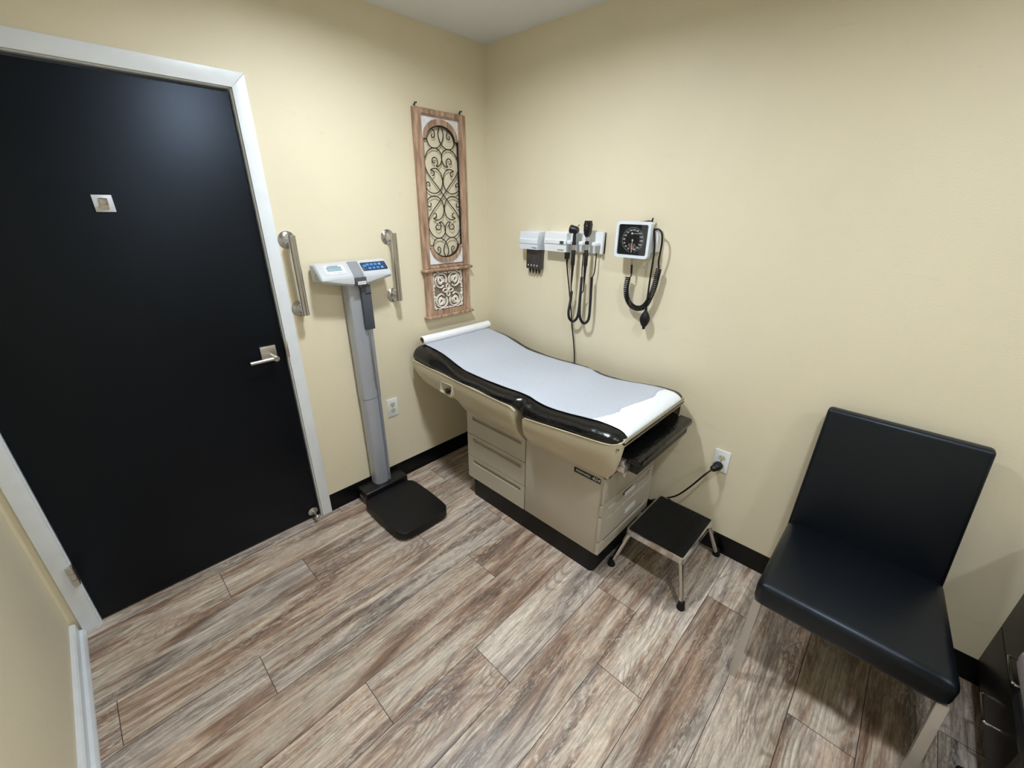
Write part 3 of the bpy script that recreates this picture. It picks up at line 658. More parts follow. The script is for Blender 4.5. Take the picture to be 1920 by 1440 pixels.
# pans
def lip(y):
    if y > -.89: return .792 + (.766 - .792) * (-.075 - y) / .81
    return .738 + (.787 - .738) * (-.94 - y) / .46
PC = -.3525
def pan_section(y, xl, zl, xb, zb, bulge=.010):
    L = []
    for k in range(8):
        f_ = k / 7; x = xl + (xb - xl) * f_ ** 1.6; z = zl + (zb - zl) * (f_ ** .85); L.append((x - bulge * math.sin(math.pi * f_) * .6, z))
    R = [(2 * PC - x, z) for x, z in L[::-1]]
    return [V((x, y, z)) for x, z in L + R]
bm = nb(); secs = []
tabb = [(-.062, .745), (-.075, .722), (-.095, .695), (-.13, .677), (-.20, .664), (-.32, .655), (-.40, .642), (-.425, .620), (-.446, .572), (-.50, .566), (-.9, .566)]
for y in (-.058, -.064, -.075, -.095, -.13, -.17, -.2, -.25, -.3, -.34, -.38, -.40, -.415, -.43, -.440, -.447, -.47, -.52, -.6, -.7, -.8, -.85, -.868, -.879, -.885):
    zl = lip(y); e = max(0, (-.862 - y) / .023); zl -= .020 * e ** 2
    xl = -.675 if y < -.075 else -.675 + (.075 + y) * 1.4
    zb = interp(tabb, y); xb = -.652 if y > -.38 else (-.652 + .056 * min(1, (-.38 - y) / .07))
    xl += .010 * e ** 2; xb += .004 * e
    secs.append(pan_section(y, xl, zl, xb, zb))
loft(bm, secs); hp = obj('head_pan', bm, 'beige2', t, 30)
bm = nb(); tube(bm, [V((-.675, y, lip(y))) for y in (-.08, -.2, -.4, -.6, -.8, -.862)] + [V((-.671, -.878, lip(-.878) - .010)), V((-.665, -.885, lip(-.885) - .024))], .0028, 6); obj('pan_rim', bm, 'beige2', hp)
# lever and its pocket
FL = Fr((-.682, -.392, .712), (0, -1, 0), (.14, 0, 1), (-1, 0, .14))
bm = nb(); hole_panel(bm, FL, rrect(-.056, .046, -.032, .030, .006, 3), rrect(-.052, .042, -.028, .026, .008, 4), -.022, .0005, .022); obj('lever_pocket', bm, 'beige2', t, 30)
bm = nb(); tube(bm, cat([FL(-.030, -.012, -.012), FL(-.01, -.010, -.004), FL(.008, -.008, .002)], 4), [.004] * 4 + [.006] * 5, 8)
lathe(bm, [(.001, 0), (.010, .001), (.0125, .006), (.0125, .020), (.009, .026), (.001, .027)], FL(.004, -.007, 0), (FL.U + FL.N * .25), 16)
obj('release_lever', bm, 'black', t)
# foot pan: side skin wrapping round the corners, top rail
bm = nb(); secs = []
rows = [(-.938, -.668, -.020), (-.943, -.673, -.008), (-.955, -.675, 0), (-1.0, -.675, 0), (-1.1, -.675, 0), (-1.2, -.675, 0), (-1.3, -.675, 0), (-1.36, -.675, 0), (-1.385, -.672, 0), (-1.405, -.664, 0), (-1.420, -.652, .003), (-1.430, -.638, .010), (-1.434, -.620, .014)]
xbs = {-1.36: (-.603, .580), -1.385: (-.612, .606), -1.405: (-.622, .635), -1.420: (-.632, .675), -1.430: (-.632, .715), -1.434: (-.620, .775)}
def side_skin(bm, s):
    A = []
    for y, xl, dz in rows:
        xb, zb = xbs.get(y, (-.597, .566)); zl = lip(max(y, -1.40)) + dz; L = []
        for k in range(8):
            f_ = k / 7; x = xl + (xb - xl) * f_ ** 1.6; z = zl + (zb - zl) * (f_ ** .85); L.append((x - .006 * math.sin(math.pi * f_), z))
        out = [V((x, y, z)) for x, z in L] + [V((x + .006, y + (.004 if y < -1.40 else 0), z)) for x, z in L[::-1]]
        A.append([V((2 * PC - p.x, p.y, p.z)) if s < 0 else p for p in out])
    loft(bm, A)
side_skin(bm, 1); fp = obj('foot_pan_side', bm, 'beige2', t, 30)
bm = nb(); side_skin(bm, -1); obj('foot_pan_side', bm, 'beige2', t, 30)
bm = nb(); box(bm, W, -.625, -.080, -1.437, -1.431, .774, .803, .0015); box(bm, W, -.625, -.080, -1.437, -1.41, .798, .803, .001)
tube(bm, [V((-.674, -.955, lip(-.955)))] + [V((xl, y, lip(max(y, -1.4)) + dz)) for y, xl, dz in rows[3:]], .0026, 6); obj('end_rail', bm, 'beige2', fp)
for x, y, z in ((-.655, -1.424, .770), (-.050, -1.424, .770)):
    bm = nb(); lathe(bm, [(.001, 0), (.006, 0), (.005, .004), (.001, .005)], (x, y, z), (-.5 if x < -.3 else .5, -.8, 0), 12); obj('pan_screw', bm, 'chrome', fp)
bm = nb(); box(bm, W, -.580, -.115, -1.36, -.47, .572, .735); obj('deck', bm, 'beige', t)
# pad
Tt = [(-.050, .838), (-.058, .862), (-.072, .874), (-.10, .879), (-.15, .876), (-.22, .870), (-.28, .862), (-.34, .847), (-.40, .829), (-.46, .815), (-.53, .811), (-.62, .809), (-.72, .809), (-.80, .812), (-.87, .815), (-.93, .814), (-.97, .803), (-1.02, .797), (-1.08, .799), (-1.15, .806), (-1.22, .816), (-1.30, .826), (-1.36, .828), (-1.395, .825), (-1.415, .818), (-1.430, .806), (-1.437, .792)]
def Tz(y):
    return (interp(Tt, y + .012) + interp(Tt, y) * 2 + interp(Tt, y - .012)) / 4 if -.09 > y > -1.38 else interp(Tt, y)
prof = [(-.955, 0), (-.985, .16), (-1.012, .32), (-1.010, .50), (-.985, .69), (-.94, .84), (-.88, .93), (-.81, .97), (-.70, .99), (-.5, 1.0), (-.25, 1.005), (0, 1.006)]
prof = prof + [(-u, v) for u, v in prof[-2::-1]]
def zlow(y):
    a_, b_ = lip(-.885), lip(-.94)
    if y > -.885: return lip(y) - .014
    if y < -.94: return lip(max(y, -1.4)) - .014
    return a_ + (b_ - a_) * (-.885 - y) / .055 - .014
ys = [-.047 - .0 * k for k in range(1)] + [-.050, -.058, -.072] + [-.085 - .0125 * k for k in range(104)]
ys = [y for y in ys if y > -1.380] + [-1.385, -1.395, -1.405, -1.415, -1.424, -1.430, -1.435, -1.4375]
bm = nb(); secs = []
for y in ys:
    T_, zb = Tz(y), zlow(y); hw = .3135
    if y < -1.38: hw -= .040 * ((-1.38 - y) / .058) ** 2
    if y > -.075: hw -= .012 * ((y + .075) / .028) ** 2
    if y < -1.425: zb += .006
    cr = math.exp(-((y + .912) / .020) ** 2); cr2 = math.exp(-((y + .935) / .014) ** 2)
    s_ = []
    for u, v in prof:
        side = max(0, abs(u) - .82) / .19
        x = PC + u * (hw + .004 * side * math.sin(y * 23) - (.016 * cr - .006 * cr2) * side); z = zb + (T_ - zb) * v - .010 * cr * side * v
        nn = noise.noise(V((x * 14, y * 12, z * 16))) * .0022 * min(1, abs(u) * 1.1)
        s_.append(V((x + nn * side, y, z + nn * (1 - .5 * side) * (1 if v > .1 else 0))))
    secs.append(s_)
loft(bm, secs); obj('pad', bm, 'vinyl', t, 60)
# pull-out foot extension with its cushion
bm = nb(); box(bm, W, -.566, -.046, -1.486, -1.30, .664, .703, .017, 5); fe = obj('foot_extension_cushion', bm, 'vinyl', t, 50)
bm = nb(); box(bm, W, -.550, -.060, -1.470, -1.30, .622, .666, .004, 2); obj('extension_tray', bm, 'black', t)
bm = nb(); box(bm, W, -.606, -.556, -1.440, -1.34, .642, .668, .002); box(bm, W, -.586, -.568, -1.440, -1.425, .612, .645, .002); box(bm, W, -.596, -.574, -1.43, -1.34, .664, .692, .002); obj('slide_bracket', bm, 'satin', t)
bm = nb(); box(bm, W, -.605, -.580, -1.375, -1.340, .580, .640, .002); lathe(bm, [(.001, 0), (.006, 0), (.006, .006), (.001, .007)], (-.592, -1.375, .615), (0, -1, 0), 12); obj('hinge_bracket', bm, 'satin', t)

# ------------------------------------------------------------------ exam paper
t = thing('exam_paper', (PC, -.08, .87), 'white crepe paper pulled from its roll over the exam table pad', 'paper roll')
bm = nb(); RO, RI = .024, .019; RY, RZ = -.088, .903
a_ = [V((-.612, RY, RZ)), V((-.082, RY, RZ))]
lathe(bm, [(RI, 0), (RO - .001, 0), (RO, .001), (RO, .529), (RO - .001, .53), (RI, .53)], a_[0], (1, 0, 0), 36, False); obj('roll', bm, 'roll', t)
bm = nb(); lathe(bm, [(.016, .001), (RI, .001), (RI, .529), (.016, .529), (.016, .001)], a_[0], (1, 0, 0), 32, False); obj('roll_core', bm, 'core', t)
def sheet(bm, yfun0, yfun1, dz, ny, nx=44, x0=-.604, x1=-.104):
    G = []
    for i in range(ny + 1):
        r_ = []
        for j in range(nx + 1):
            x = x0 + (x1 - x0) * j / nx; a0, a1 = yfun0(x), yfun1(x); y = a0 + (a1 - a0) * i / ny
            u = (x - PC) / .3185; y = max(y, -1.4372)
            vv = 1.006 - .02 * (max(0, abs(u) - .6) / .2) ** 2
            z = zlow(y) + (Tz(y) - zlow(y)) * vv + dz + noise.noise(V((x * 9, y * 11, 3))) * .0012 + noise.noise(V((x * 14, y * 12, 5))) * .001
            if yfun0(x) > -.2 and y > -.13: z = max(z, RZ - RO + .001)
            r_.append(V((x, y, z)))
        G.append(r_)
    vs = [[bm.verts.new(p) for p in r_] for r_ in G]
    for i in range(ny):
        for j in range(nx): bm.faces.new((vs[i][j], vs[i][j + 1], vs[i + 1][j + 1], vs[i + 1][j]))
torn = [(-.61, -1.262), (-.56, -1.290), (-.525, -1.305), (-.470, -1.318), (-.452, -1.309), (-.439, -1.306), (-.40, -1.316), (-.356, -1.323), (-.31, -1.338), (-.281, -1.342), (-.24, -1.352), (-.211, -1.350), (-.17, -1.338), (-.145, -1.338), (-.11, -1.352), (-.08, -1.348)]
def ty(x):
    for (a, va), (b, vb) in zip(torn, torn[1:]):
        if x <= b: return va + (vb - va) * (x - a) / (b - a) + noise.noise(V((x * 60, 0, 0))) * .003
    return torn[-1][1]
bm = nb(); sheet(bm, lambda x: -.092, ty, .0052, 90); o = obj('crepe_sheet', bm, 'paper', t, 60)
m_ = o.modifiers.new('thickness', 'SOLIDIFY'); m_.thickness = .0008
bm = nb(); sheet(bm, lambda x: -1.16, lambda x: -1.4365, .0040, 40, x0=-.602, x1=-.106); o = obj('folded_end', bm, 'paper2', t, 60, label='whiter doubled end of the paper')
m_ = o.modifiers.new('thickness', 'SOLIDIFY'); m_.thickness = .0008

# ------------------------------------------------------------------ step stool
t = thing('step_stool', (-.25, -1.54, 0), 'chrome step stool with black ribbed top at the table foot', 'step stool')
x0, x1, y0, y1, zt = -.438, -.084, -1.685, -1.408, .232
bm = nb(); hole_panel(bm, W, rrect(x0, x1, y0, y1, .014, 5), rrect(x0 + .009, x1 - .009, y0 + .009, y1 - .009, .008, 5), zt - .030, zt, .005)
obj('top_frame', bm, 'chrome', t, 30)
bm = nb(); prism(bm, W, rrect(x0 + .008, x1 - .008, y0 + .008, y1 - .008, .008, 5), zt - .006, zt + .0005, .0005); obj('ribbed_mat', bm, 'ribs', t)
for (lx, ly), (fx, fy) in (((x0 + .022, y1 - .022), (-.466, -1.372)), ((x1 - .022, y1 - .022), (-.058, -1.372)), ((x0 + .022, y0 + .022), (-.465, -1.722)), ((x1 - .022, y0 + .022), (-.036, -1.722))):
    bm = nb(); P = [V((lx, ly, zt - .012)), V((lx + (fx - lx) * .12, ly + (fy - ly) * .12, zt - .035)), V((lx + (fx - lx) * .32, ly + (fy - ly) * .35, zt - .075)), V((fx, fy, .014))]
    tube(bm, cat(P, 6), .0115, 14); lg = obj('leg', bm, 'chrome', t)
    d_ = (P[2] - P[3]).normalized(); bm = nb(); lathe(bm, [(.001, 0), (.018, 0), (.019, .006), (.0155, .016), (.0135, .036), (.0125, .040), (.001, .040)], V((fx, fy, 0)), (0, 0, 1), 18)
    obj('rubber_foot', bm, 'rubber', lg)

# ------------------------------------------------------------------ black chair
t = thing('side_chair', (-.35, -2.21, 0), 'armless black leatherette chair with flat steel legs by the right wall', 'chair')
YA, YB = -1.965, -2.452
def soft(bm, corners_bottom, corners_top, bev, seg=5):
    b = [bm.verts.new(p) for p in corners_bottom]; tp = [bm.verts.new(p) for p in corners_top]
    fs = [bm.faces.new(b[::-1]), bm.faces.new(tp)]
    for i in range(4): fs.append(bm.faces.new((b[i], b[(i + 1) % 4], tp[(i + 1) % 4], tp[i])))
    es = list({e for f in fs for e in f.edges}); bmesh.ops.bevel(bm, geom=es, offset=bev, segments=seg, affect='EDGES', profile=.5)
bm = nb(); soft(bm, [(-.580, YA, .345), (-.580, YB - .020, .345), (-.085, YB + .012, .345), (-.085, YA, .345)], [(-.592, YA, .454), (-.592, YB - .020, .454), (-.100, YB + .012, .434), (-.100, YA, .434)], .032, 7); obj('seat', bm, 'leather', t, 60)
bm = nb(); soft(bm, [(-.138, YA, .35), (-.138, YB + .012, .35), (-.085, YB + .012, .35), (-.085, YA, .35)], [(-.080, YA, .936), (-.080, YB + .048, .936), (-.036, YB + .048, .936), (-.036, YA, .936)], .013, 4); obj('backrest', bm, 'leather', t, 60)
for y, (xt, xb) in ((YA - .004, (-.572, -.612)), (YB - .016, (-.572, -.655)), (YA - .004, (-.105, -.05)), (YB + .016, (-.105, -.05))):
    bm = nb(); s = 1 if y == YA - .004 else -1; ya, yb = (y, y - .026) if s > 0 else (y + .026, y)
    w1, w0 = .026, .015
    zt_ = .36
    secs = [[V((xb, ya + (0 if s > 0 else 0), 0)), V((xb + w0, ya, 0)), V((xb + w0, yb, 0)), V((xb, yb, 0))], [V((xt - .004, ya, zt_)), V((xt + w1, ya, zt_)), V((xt + w1, yb, zt_)), V((xt - .004, yb, zt_))]]
    loft(bm, secs); bmesh.ops.bevel(bm, geom=list(bm.edges), offset=.0015, segments=2, affect='EDGES'); obj('leg', bm, 'legm', t)

# ------------------------------------------------------------------ dark drawer pedestal and office chair at the picture edge
t = thing('drawer_pedestal', (-.3, -2.9, 0), 'tall dark drawer pedestal against the right wall, at the right picture edge', 'drawer cabinet')
bm = nb(); box(bm, W, -.600, -.003, -3.20, -2.642, .105, .72, .002); obj('carcass', bm, 'lam', t)
bm = nb(); box(bm, W, -.590, -.012, -3.18, -2.715, 0, .107); obj('toe_kick', bm, 'lam', t)
FP = Fr((0, -2.642, 0), (-1, 0, 0), (0, 0, 1), (0, 1, 0))
for z0, z1 in ((.105, .288), (.292, .468), (.472, .716)):
    bm = nb(); box(bm, FP, .004, .598, z0, z1, .0, .018, .0015); dw = obj('drawer', bm, 'lam', t)
    zc = {.105: .205, .292: .387, .472: .60}[z0]
    bm = nb(); tube(bm, cat([FP(.271, zc, .014), FP(.271, zc, .042), FP(.274, zc, .049), FP(.285, zc, .052), FP(.372, zc, .052), FP(.383, zc, .049), FP(.386, zc, .042), FP(.386, zc, .014)], 5), .0038, 8); obj('pull_handle', bm, 'chrome', dw)
t = thing('office_chair', (-.80, -2.72, 0), 'black office chair with mauve grey armrest, in front of the dark drawer pedestal', 'chair')
bm = nb(); soft(bm, [(-1.08, -2.555, .44), (-1.08, -2.96, .44), (-.64, -2.96, .44), (-.64, -2.555, .44)], [(-1.08, -2.55, .50), (-1.08, -2.97, .50), (-.63, -2.97, .50), (-.63, -2.55, .50)], .02, 4); obj('seat', bm, 'black', t, 60)
bm = nb(); soft(bm, [(-1.06, -2.97, .52), (-1.06, -3.03, .52), (-.66, -3.03, .52), (-.66, -2.97, .52)], [(-1.04, -3.01, .98), (-1.04, -3.07, .98), (-.68, -3.07, .98), (-.68, -3.01, .98)], .02, 4); obj('backrest', bm, 'black', t, 60)
for y in (-2.520, -2.945):
    bm = nb(); prism(bm, Fr((0, y, 0), (1, 0, 0), (0, 1, 0), (0, 0, 1)), rrect(-.875, -.625, -.036, .036, .034, 7), .668, .700, .010, 3); obj('armrest_pad', bm, 'mauve', t, 60, label='mauve grey armrest pad')
    bm = nb(); prism(bm, Fr((0, y, 0), (1, 0, 0), (0, 1, 0), (0, 0, 1)), rrect(-.990, -.720, -.040, .040, .036, 6), .640, .668, .006, 2); tube(bm, cat([V((-.84, y, .64)), V((-.84, y, .55)), V((-.84, y + (.0 if y > -2.7 else 0), .46)), V((-.84, (y - 2.72) / 2, .45))], 4), .022, 10); obj('armrest_bracket', bm, 'black', t)
bm = nb(); lathe(bm, [(.001, .06), (.05, .06), (.05, .10), (.028, .13), (.028, .44), (.001, .44)], (-.80, -2.72, 0), (0, 0, 1), 20); obj('gas_column', bm, 'black', t)
for k in range(5):
    a_ = math.radians(17 + 72 * k); d_ = V((math.cos(a_), math.sin(a_), 0)); q = V((-.80, -2.72, 0))
    bm = nb(); tube(bm, [q + d_ * .03 + V((0, 0, .095)), q + d_ * .36 + V((0, 0, .066))], [.022, .013], 10); ar = obj('base_arm', bm, 'black', t)
    e_ = V((-d_.y, d_.x, 0)); c_ = q + d_ * .365 + V((0, 0, .027))
    bm = nb(); tube(bm, [c_ - e_ * .022, c_ + e_ * .022], .027, 18); tube(bm, [c_, c_ + V((0, 0, .045))], .007, 8); obj('caster', bm, 'rubber', ar)

# ------------------------------------------------------------------ specula dispenser
t = thing('specula_dispenser', (0, -.42, 1.45), 'bluish white specula dispenser with smoked tube, nearest the corner', 'dispenser')
F = WR(0, 0)
bm = nb(); prism(bm, Fr((0, -.352, 0), (-1, 0, 0), (0, 0, 1), (0, -1, 0)), [(0, 1.400), (.068, 1.404), (.070, 1.432), (.074, 1.436), (.074, 1.456), (.068, 1.462), (.066, 1.494), (.060, 1.498), (0, 1.500)], 0, .136, .0012); obj('housing', bm, 'bluewhite', t)
bm = nb(); box(bm, F, .379, .484, 1.293, 1.402, .008, .040, .002); tb = obj('speculum_tube', bm, 'smoke', t)
bm = nb()
for k in range(4): prism(bm, F.at(.396 + k * .0225, 1.312, .040), [(-.004, .005), (0, -.006), (.004, .005)], 0, .0008)
obj('arrow_mark', bm, 'wht', tb)
for k in range(4):
    bm = nb(); lathe(bm, [(.001, 0), (.0075, 0), (.007, -.008), (.003, -.028), (.001, -.029)], F(.398 + k * .0235, 1.294, .024), (0, 0, 1), 12); obj('speculum', bm, 'black', t)
bm = nb(); text(bm, 'WelchAllyn', .0085, WR(-.462, 1.414, .0698)); obj('lettering', bm, 'ink', t)

# ------------------------------------------------------------------ diagnostic wall station
t = thing('diagnostic_wall_station', (0, -.70, 1.45), 'white wall transformer with cradle holding two black handles', 'wall transformer')
bm = nb(); prism(bm, Fr((0, -.525, 0), (-1, 0, 0), (0, 0, 1), (0, -1, 0)), [(0, 1.400), (.053, 1.404), (.055, 1.440), (.060, 1.445), (.060, 1.462), (.055, 1.467), (.052, 1.499), (.046, 1.504), (0, 1.506)], 0, .150, .0012); obj('transformer_housing', bm, 'white', t)
bm = nb(); box(bm, F, .670, .882, 1.408, 1.512, 0, .016, .002); box(bm, F, .868, .882, 1.408, 1.512, 0, .030, .002)
obj('cradle_back', bm, 'white', t)
for a0, a1 in ((.672, .716), (.748, .796), (.828, .874)):
    bm = nb(); prism(bm, Fr((0, 0, 1.447), (0, -1, 0), (-1, 0, 0), (0, 0, 1)), [(a0, .012), (a1, .012), (a1 - .004, .052), (a1 - .012, .062), (a0 + .012, .062), (a0 + .004, .052)], 0, .018, .004, 3); obj('cradle_prong', bm, 'white', t)
bm = nb(); box(bm, F, .635, .660, 1.445, 1.460, .059, .062, .0006); sw = obj('power_switch', bm, 'dark', t)
bm = nb(); box(bm, F, .639, .645, 1.449, 1.456, .0615, .0625); box(bm, F, .650, .656, 1.449, 1.456, .0615, .0625); obj('switch_mark', bm, 'ring', sw)
bm = nb(); text(bm, 'WelchAllyn', .0085, WR(-.638, 1.414, .0548)); obj('lettering', bm, 'ink', t)
def handle(bm, P, top, gt, gb, ge):
    lathe(bm, [(.001, ge), (.0035, ge), (.006, gb - .004), (.0085, gb), (.009, gb + .004), (.0095, gt - .004), (.009, gt), (.001, gt)], P(0), (0, 0, 1), 16)
# otoscope
OX, OY = -.062, -.730
t = thing('otoscope', (OX, OY, 1.45), 'otoscope with slanted black head, the left of the two handles in the cradle', 'otoscope', )
P0 = lambda z: V((OX, OY, z))
bm = nb(); lathe(bm, [(.001, 1.235), (.003, 1.236), (.0062, 1.30), (.0085, 1.343), (.0108, 1.346), (.0108, 1.418), (.009, 1.421), (.001, 1.421)], P0(0), (0, 0, 1), 16); obj('handle', bm, 'black', t)
bm = nb(); lathe(bm, [(.001, 1.420), (.0078, 1.421), (.0078, 1.446), (.001, 1.447)], P0(0), (0, 0, 1), 16); lathe(bm, [(.001, 1.462), (.0082, 1.462), (.0082, 1.468), (.001, 1.468)], P0(0), (0, 0, 1), 16); obj('metal_collar', bm, 'satin', t)
bm = nb(); lathe(bm, [(.001, 1.445), (.0105, 1.447), (.0105, 1.459), (.009, 1.462), (.009, 1.465), (.009, 1.492), (.007, 1.497), (.001, 1.497)], P0(0), (0, 0, 1), 16)
ax = V((-.15, .95, .12)).normalized(); lathe(bm, [(.001, -.021), (.012, -.020), (.0175, -.012), (.019, .006), (.022, .020), (.021, .024), (.001, .025)], P0(1.520), ax, 20)
tube(bm, [P0(1.49), P0(1.515)], .008, 12); tube(bm, [P0(1.537) + V((0, -.018, 0)), P0(1.545) + V((0, -.026, 0))], .0022, 8); obj('head', bm, 'black', t)
def cord_(zs_pts, r): return cat([V(p) for p in zs_pts], 8)
def coiled(name, thin0, thick, thin1, parent):
    bm = nb(); tube(bm, cat(thin0, 6), .0030, 6); tube(bm, cat(thin1, 6), .0030, 6); coil(bm, cat(thick, 8), .0056, .0022, 120, 5, 8); tube(bm, cat(thick, 8), .0054, 8); obj(name, bm, 'rubber', parent)
coiled('coiled_cord', [(OX, OY, 1.237), (-.058, -.727, 1.222), (-.054, -.726, 1.207)],
       [(-.052, -.728, 1.205), (-.050, -.722, 1.15), (-.050, -.714, 1.09), (-.050, -.722, 1.053), (-.050, -.745, 1.040), (-.050, -.770, 1.058), (-.050, -.781, 1.10), (-.048, -.783, 1.20), (-.045, -.782, 1.285)],
       [(-.045, -.782, 1.285), (-.040, -.778, 1.30), (-.036, -.774, 1.33), (-.034, -.774, 1.408)], t)
t = thing('ophthalmoscope', (OX, -.810, 1.45), 'ophthalmoscope with tall black lens head, the right handle in the cradle', 'ophthalmoscope')
P1 = lambda z: V((OX, -.810, z))
bm = nb(); lathe(bm, [(.001, 1.232), (.003, 1.234), (.0062, 1.30), (.0085, 1.345), (.0108, 1.348), (.0108, 1.424), (.009, 1.427), (.001, 1.427)], P1(0), (0, 0, 1), 16); obj('handle', bm, 'black', t)
bm = nb(); lathe(bm, [(.001, 1.426), (.0078, 1.427), (.0078, 1.452), (.001, 1.453)], P1(0), (0, 0, 1), 16); lathe(bm, [(.001, 1.470), (.0085, 1.470), (.009, 1.475), (.0078, 1.490), (.001, 1.490)], P1(0), (0, 0, 1), 16); obj('metal_collar', bm, 'satin', t)
bm = nb(); lathe(bm, [(.001, 1.452), (.0105, 1.454), (.0105, 1.468), (.001, 1.470)], P1(0), (0, 0, 1), 16)
prism(bm, WR(-.810, 0, .050), [(-.006, 1.488), (.006, 1.488), (.012, 1.500), (.0195, 1.520), (.0185, 1.545), (.016, 1.566), (-.016, 1.566), (-.0185, 1.545), (-.0195, 1.520), (-.012, 1.500)], 0, .026, .005, 3); hdd = obj('head', bm, 'black', t)
bm = nb(); lathe(bm, [(.001, 0), (.004, 0), (.004, .001), (.001, .001)], WR(-.810, 1.543, .0765)(0, 0, 0), (-1, 0, 0), 12); lathe(bm, [(.001, 0), (.002, 0), (.002, .001), (.001, .001)], WR(-.809, 1.556, .0765)(0, 0, 0), (-1, 0, 0), 10); lathe(bm, [(.001, 0), (.002, 0), (.002, .001), (.001, .001)], WR(-.809, 1.530, .0765)(0, 0, 0), (-1, 0, 0), 10); obj('lens_window', bm, 'ring', hdd)
coiled('coiled_cord', [(OX, -.810, 1.234), (-.058, -.806, 1.218), (-.056, -.797, 1.205), (-.056, -.790, 1.198)],
       [(-.056, -.789, 1.198), (-.056, -.790, 1.13), (-.056, -.795, 1.08), (-.054, -.810, 1.050), (-.052, -.832, 1.046), (-.050, -.850, 1.075), (-.050, -.852, 1.15), (-.046, -.847, 1.24), (-.042, -.843, 1.29)],
       [(-.042, -.843, 1.29), (-.038, -.848, 1.30), (-.034, -.852, 1.33), (-.032, -.852, 1.412)], t)
# supply cable of the station
t = thing('transformer_cable', (-.04, -.68, 1.40), 'thin black cable hanging from the wall station behind the exam table', 'cable')
bm = nb(); box(bm, WR(-.672, 0, .028), -.012, .012, 1.368, 1.403, 0, .018, .002); lathe(bm, [(.001, 0), (.007, 0), (.004, .03), (.001, .03)], (-.037, -.673, 1.368), (0, 0, -1), 12); obj('connector', bm, 'black', t)
bm = nb(); tube(bm, cat([V((-.037, -.673, 1.345)), V((-.036, -.680, 1.30)), V((-.034, -.695, 1.22)), V((-.030, -.715, 1.10)), V((-.026, -.730, .99)), V((-.022, -.745, .90)), V((-.019, -.755, .80)), V((-.017, -.757, .6)), V((-.015, -.757, .3))], 8), .0037, 7); obj('cable', bm, 'rubber', t)
bm = nb(); tube(bm, [V((-.0362, -.679, 1.306)), V((-.0352, -.686, 1.268))], .0034, 8); obj('cable_band', bm, 'core', t)

# ------------------------------------------------------------------ blood pressure gauge
GY, GZ, GN = -1.070, 1.490, .083
t = thing('blood_pressure_gauge', (0, GY, GZ), 'square wall sphygmomanometer, black dial in white bezel with coiled tube', 'blood pressure gauge')
F = WR(GY, GZ)
bm = nb(); prism(bm, F, rrect(-.078, .078, -.072, .072, .016, 5), .030, .062, .004, 2); prism(bm, F, rrect(-.03, .03, -.03, .03, .005, 3), 0, .032); obj('housing', bm, 'white', t)
bm = nb(); hole_panel(bm, F, rrect(-.087, .087, -.080, .080, .016, 6), rrect(-.074, .074, -.067, .067, .008, 5), .058, GN, .007); obj('bezel', bm, 'bluewhite', t, 30)
bm = nb(); prism(bm, F, rrect(-.0738, .0738, -.0668, .0668, .008, 5), .070, .0765); dl = obj('dial', bm, 'dial', t)
FDl = F.at(0, .0, .0767)
bm = nb(); arc = []
for k in range(61):
    th = math.radians(-90 - 14 - (332) * k / 60); arc.append((math.cos(th), math.sin(th)))
secs = [[FDl(.052 * c, .052 * s_, 0), FDl(.0545 * c, .0545 * s_, 0), FDl(.0545 * c, .0545 * s_, .0006), FDl(.052 * c, .052 * s_, .0006)] for c, s_ in arc]
loft(bm, secs)
for k in range(0, 61, 2):
    c, s_ = arc[k]; q = Fr(FDl(0, 0), FDl.U * c + FDl.V * s_, -FDl.U * s_ + FDl.V * c, FDl.N); box(bm, q, .0545, .058 if k % 4 else .060, -.0004, .0004, 0, .0006)
obj('dial_scale', bm, 'ring', dl)
bm = nb()
for k in range(15):
    th = math.radians(-90 - 24 - 22.7 * k); text(bm, str(20 + 20 * k), .0105, FDl.at(.0435 * math.cos(th), .0435 * math.sin(th), 0))
text(bm, 'WelchAllyn', .0055, FDl.at(.012, .028, 0)); box(bm, FDl, -.009, -.002, .024, .032, 0, .0006)
obj('dial_numerals', bm, 'wht', dl)
bm = nb()
for v_, us in ((-.019, (-.018, -.006, .008)), (-.0255, (-.020, -.010, .004, .013)), (-.032, (-.012, -.001, .007)), (-.0385, (-.006, .002))):
    for u in us: box(bm, FDl, u, u + .0065, v_ - .0016, v_ + .0016, 0, .0005)
obj('dial_print', bm, 'red', dl)
bm = nb(); prism(bm, FDl, [(-.0008, .004), (-.0012, -.052), (0, -.058), (.0012, -.052), (.0008, .004)], .001, .0018); lathe(bm, [(.001, 0), (.004, 0), (.003, .003), (.001, .003)], FDl(0, -.002, 0), FDl.N, 14); obj('needle', bm, 'wht', dl)
bm = nb(); prism(bm, F, rrect(-.0738, .0738, -.0668, .0668, .008, 5), .0798, .0808); obj('glass_cover', bm, 'glass', t)
# cuff basket to the right of the gauge
bm = nb(); G2 = WR(0, 0)
hole_panel(bm, Fr((0, 0, 1.532), (0, -1, 0), (-1, 0, 0), (0, 0, 1)), rrect(1.045, 1.178, .002, .046, .008, 4), rrect(1.049, 1.174, .006, .042, .006, 4), -.092, 0, .085); obj('cuff_basket', bm, 'white', t)
bm = nb(); secs = []
prism(bm, Fr((-.020, -1.055, 1.525), (0, -1, 0), (0, 0, 1), (-1, 0, 0)), [(0, 0), (.075, 0), (.078, .062), (.072, .045), (.062, .050), (.035, .046), (.01, .044)], 0, .014, .002); obj('folded_cuff', bm, 'rubber', t)
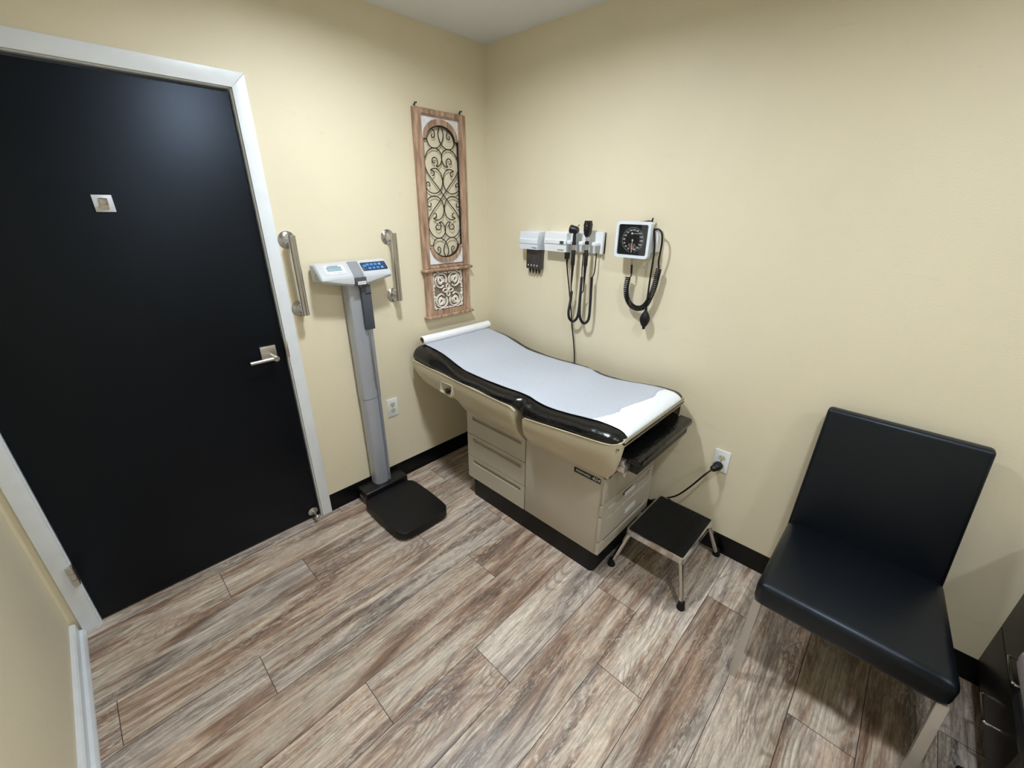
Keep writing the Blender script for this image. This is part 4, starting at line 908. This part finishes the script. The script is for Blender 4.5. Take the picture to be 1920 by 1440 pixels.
# bottom fitting and coiled tube
bm = nb(); tube(bm, [V((-.05, -1.062, 1.422)), V((-.045, -1.064, 1.372))], .0042, 10); obj('hose_fitting', bm, 'clear', t)
bm = nb(); tube(bm, cat([V((-.045, -1.064, 1.376)), V((-.043, -1.065, 1.350)), V((-.042, -1.066, 1.325)), V((-.041, -1.060, 1.315)), V((-.040, -1.050, 1.312))], 5), [.005] * 8 + [.0028] * 13, 8)
cp = cat([V((-.040, -1.050, 1.315)), V((-.040, -1.046, 1.27)), V((-.040, -1.051, 1.23)), V((-.040, -1.070, 1.195)), V((-.040, -1.100, 1.175)), V((-.040, -1.135, 1.176)), V((-.040, -1.162, 1.200)), V((-.040, -1.180, 1.245)), V((-.040, -1.192, 1.30)), V((-.040, -1.200, 1.368))], 8)
coil(bm, cp, .0108, .0034, 46, 6, 12)
tube(bm, cat([V((-.040, -1.200, 1.372)), V((-.046, -1.197, 1.40)), V((-.054, -1.202, 1.44)), V((-.056, -1.204, 1.49)), V((-.054, -1.195, 1.526)), V((-.052, -1.176, 1.540)), V((-.050, -1.155, 1.536))], 6), .0043, 8)
obj('coiled_tube', bm, 'rubber', t)
bm = nb(); tube(bm, cat([V((-.05, -1.150, 1.548)), V((-.052, -1.162, 1.515)), V((-.052, -1.172, 1.44)), V((-.048, -1.168, 1.33)), V((-.042, -1.165, 1.22)), V((-.040, -1.165, 1.178))], 6), .0042, 8); obj('bulb_tube', bm, 'rubber', t)
bm = nb(); lathe(bm, [(.001, 0), (.005, .0), (.006, -.012), (.008, -.020), (.018, -.036), (.0245, -.054), (.0235, -.068), (.015, -.088), (.007, -.098), (.0065, -.108), (.001, -.109)], (-.042, -1.166, 1.186), (0, 0, 1), 20); obj('bulb', bm, 'rubber', t)
# wall screw left in the plaster below the gauge
bm = nb(); lathe(bm, [(.001, 0), (.0045, 0), (.0035, .003), (.001, .0035)], WR(-1.105, 1.362)(0, 0, 0), (-1, 0, 0), 12)
o = obj('wall_screw', bm, 'satin', None, loc=(0, -1.105, 1.362)); tag(o, 'small screw head in the wall just below the gauge', 'screw')
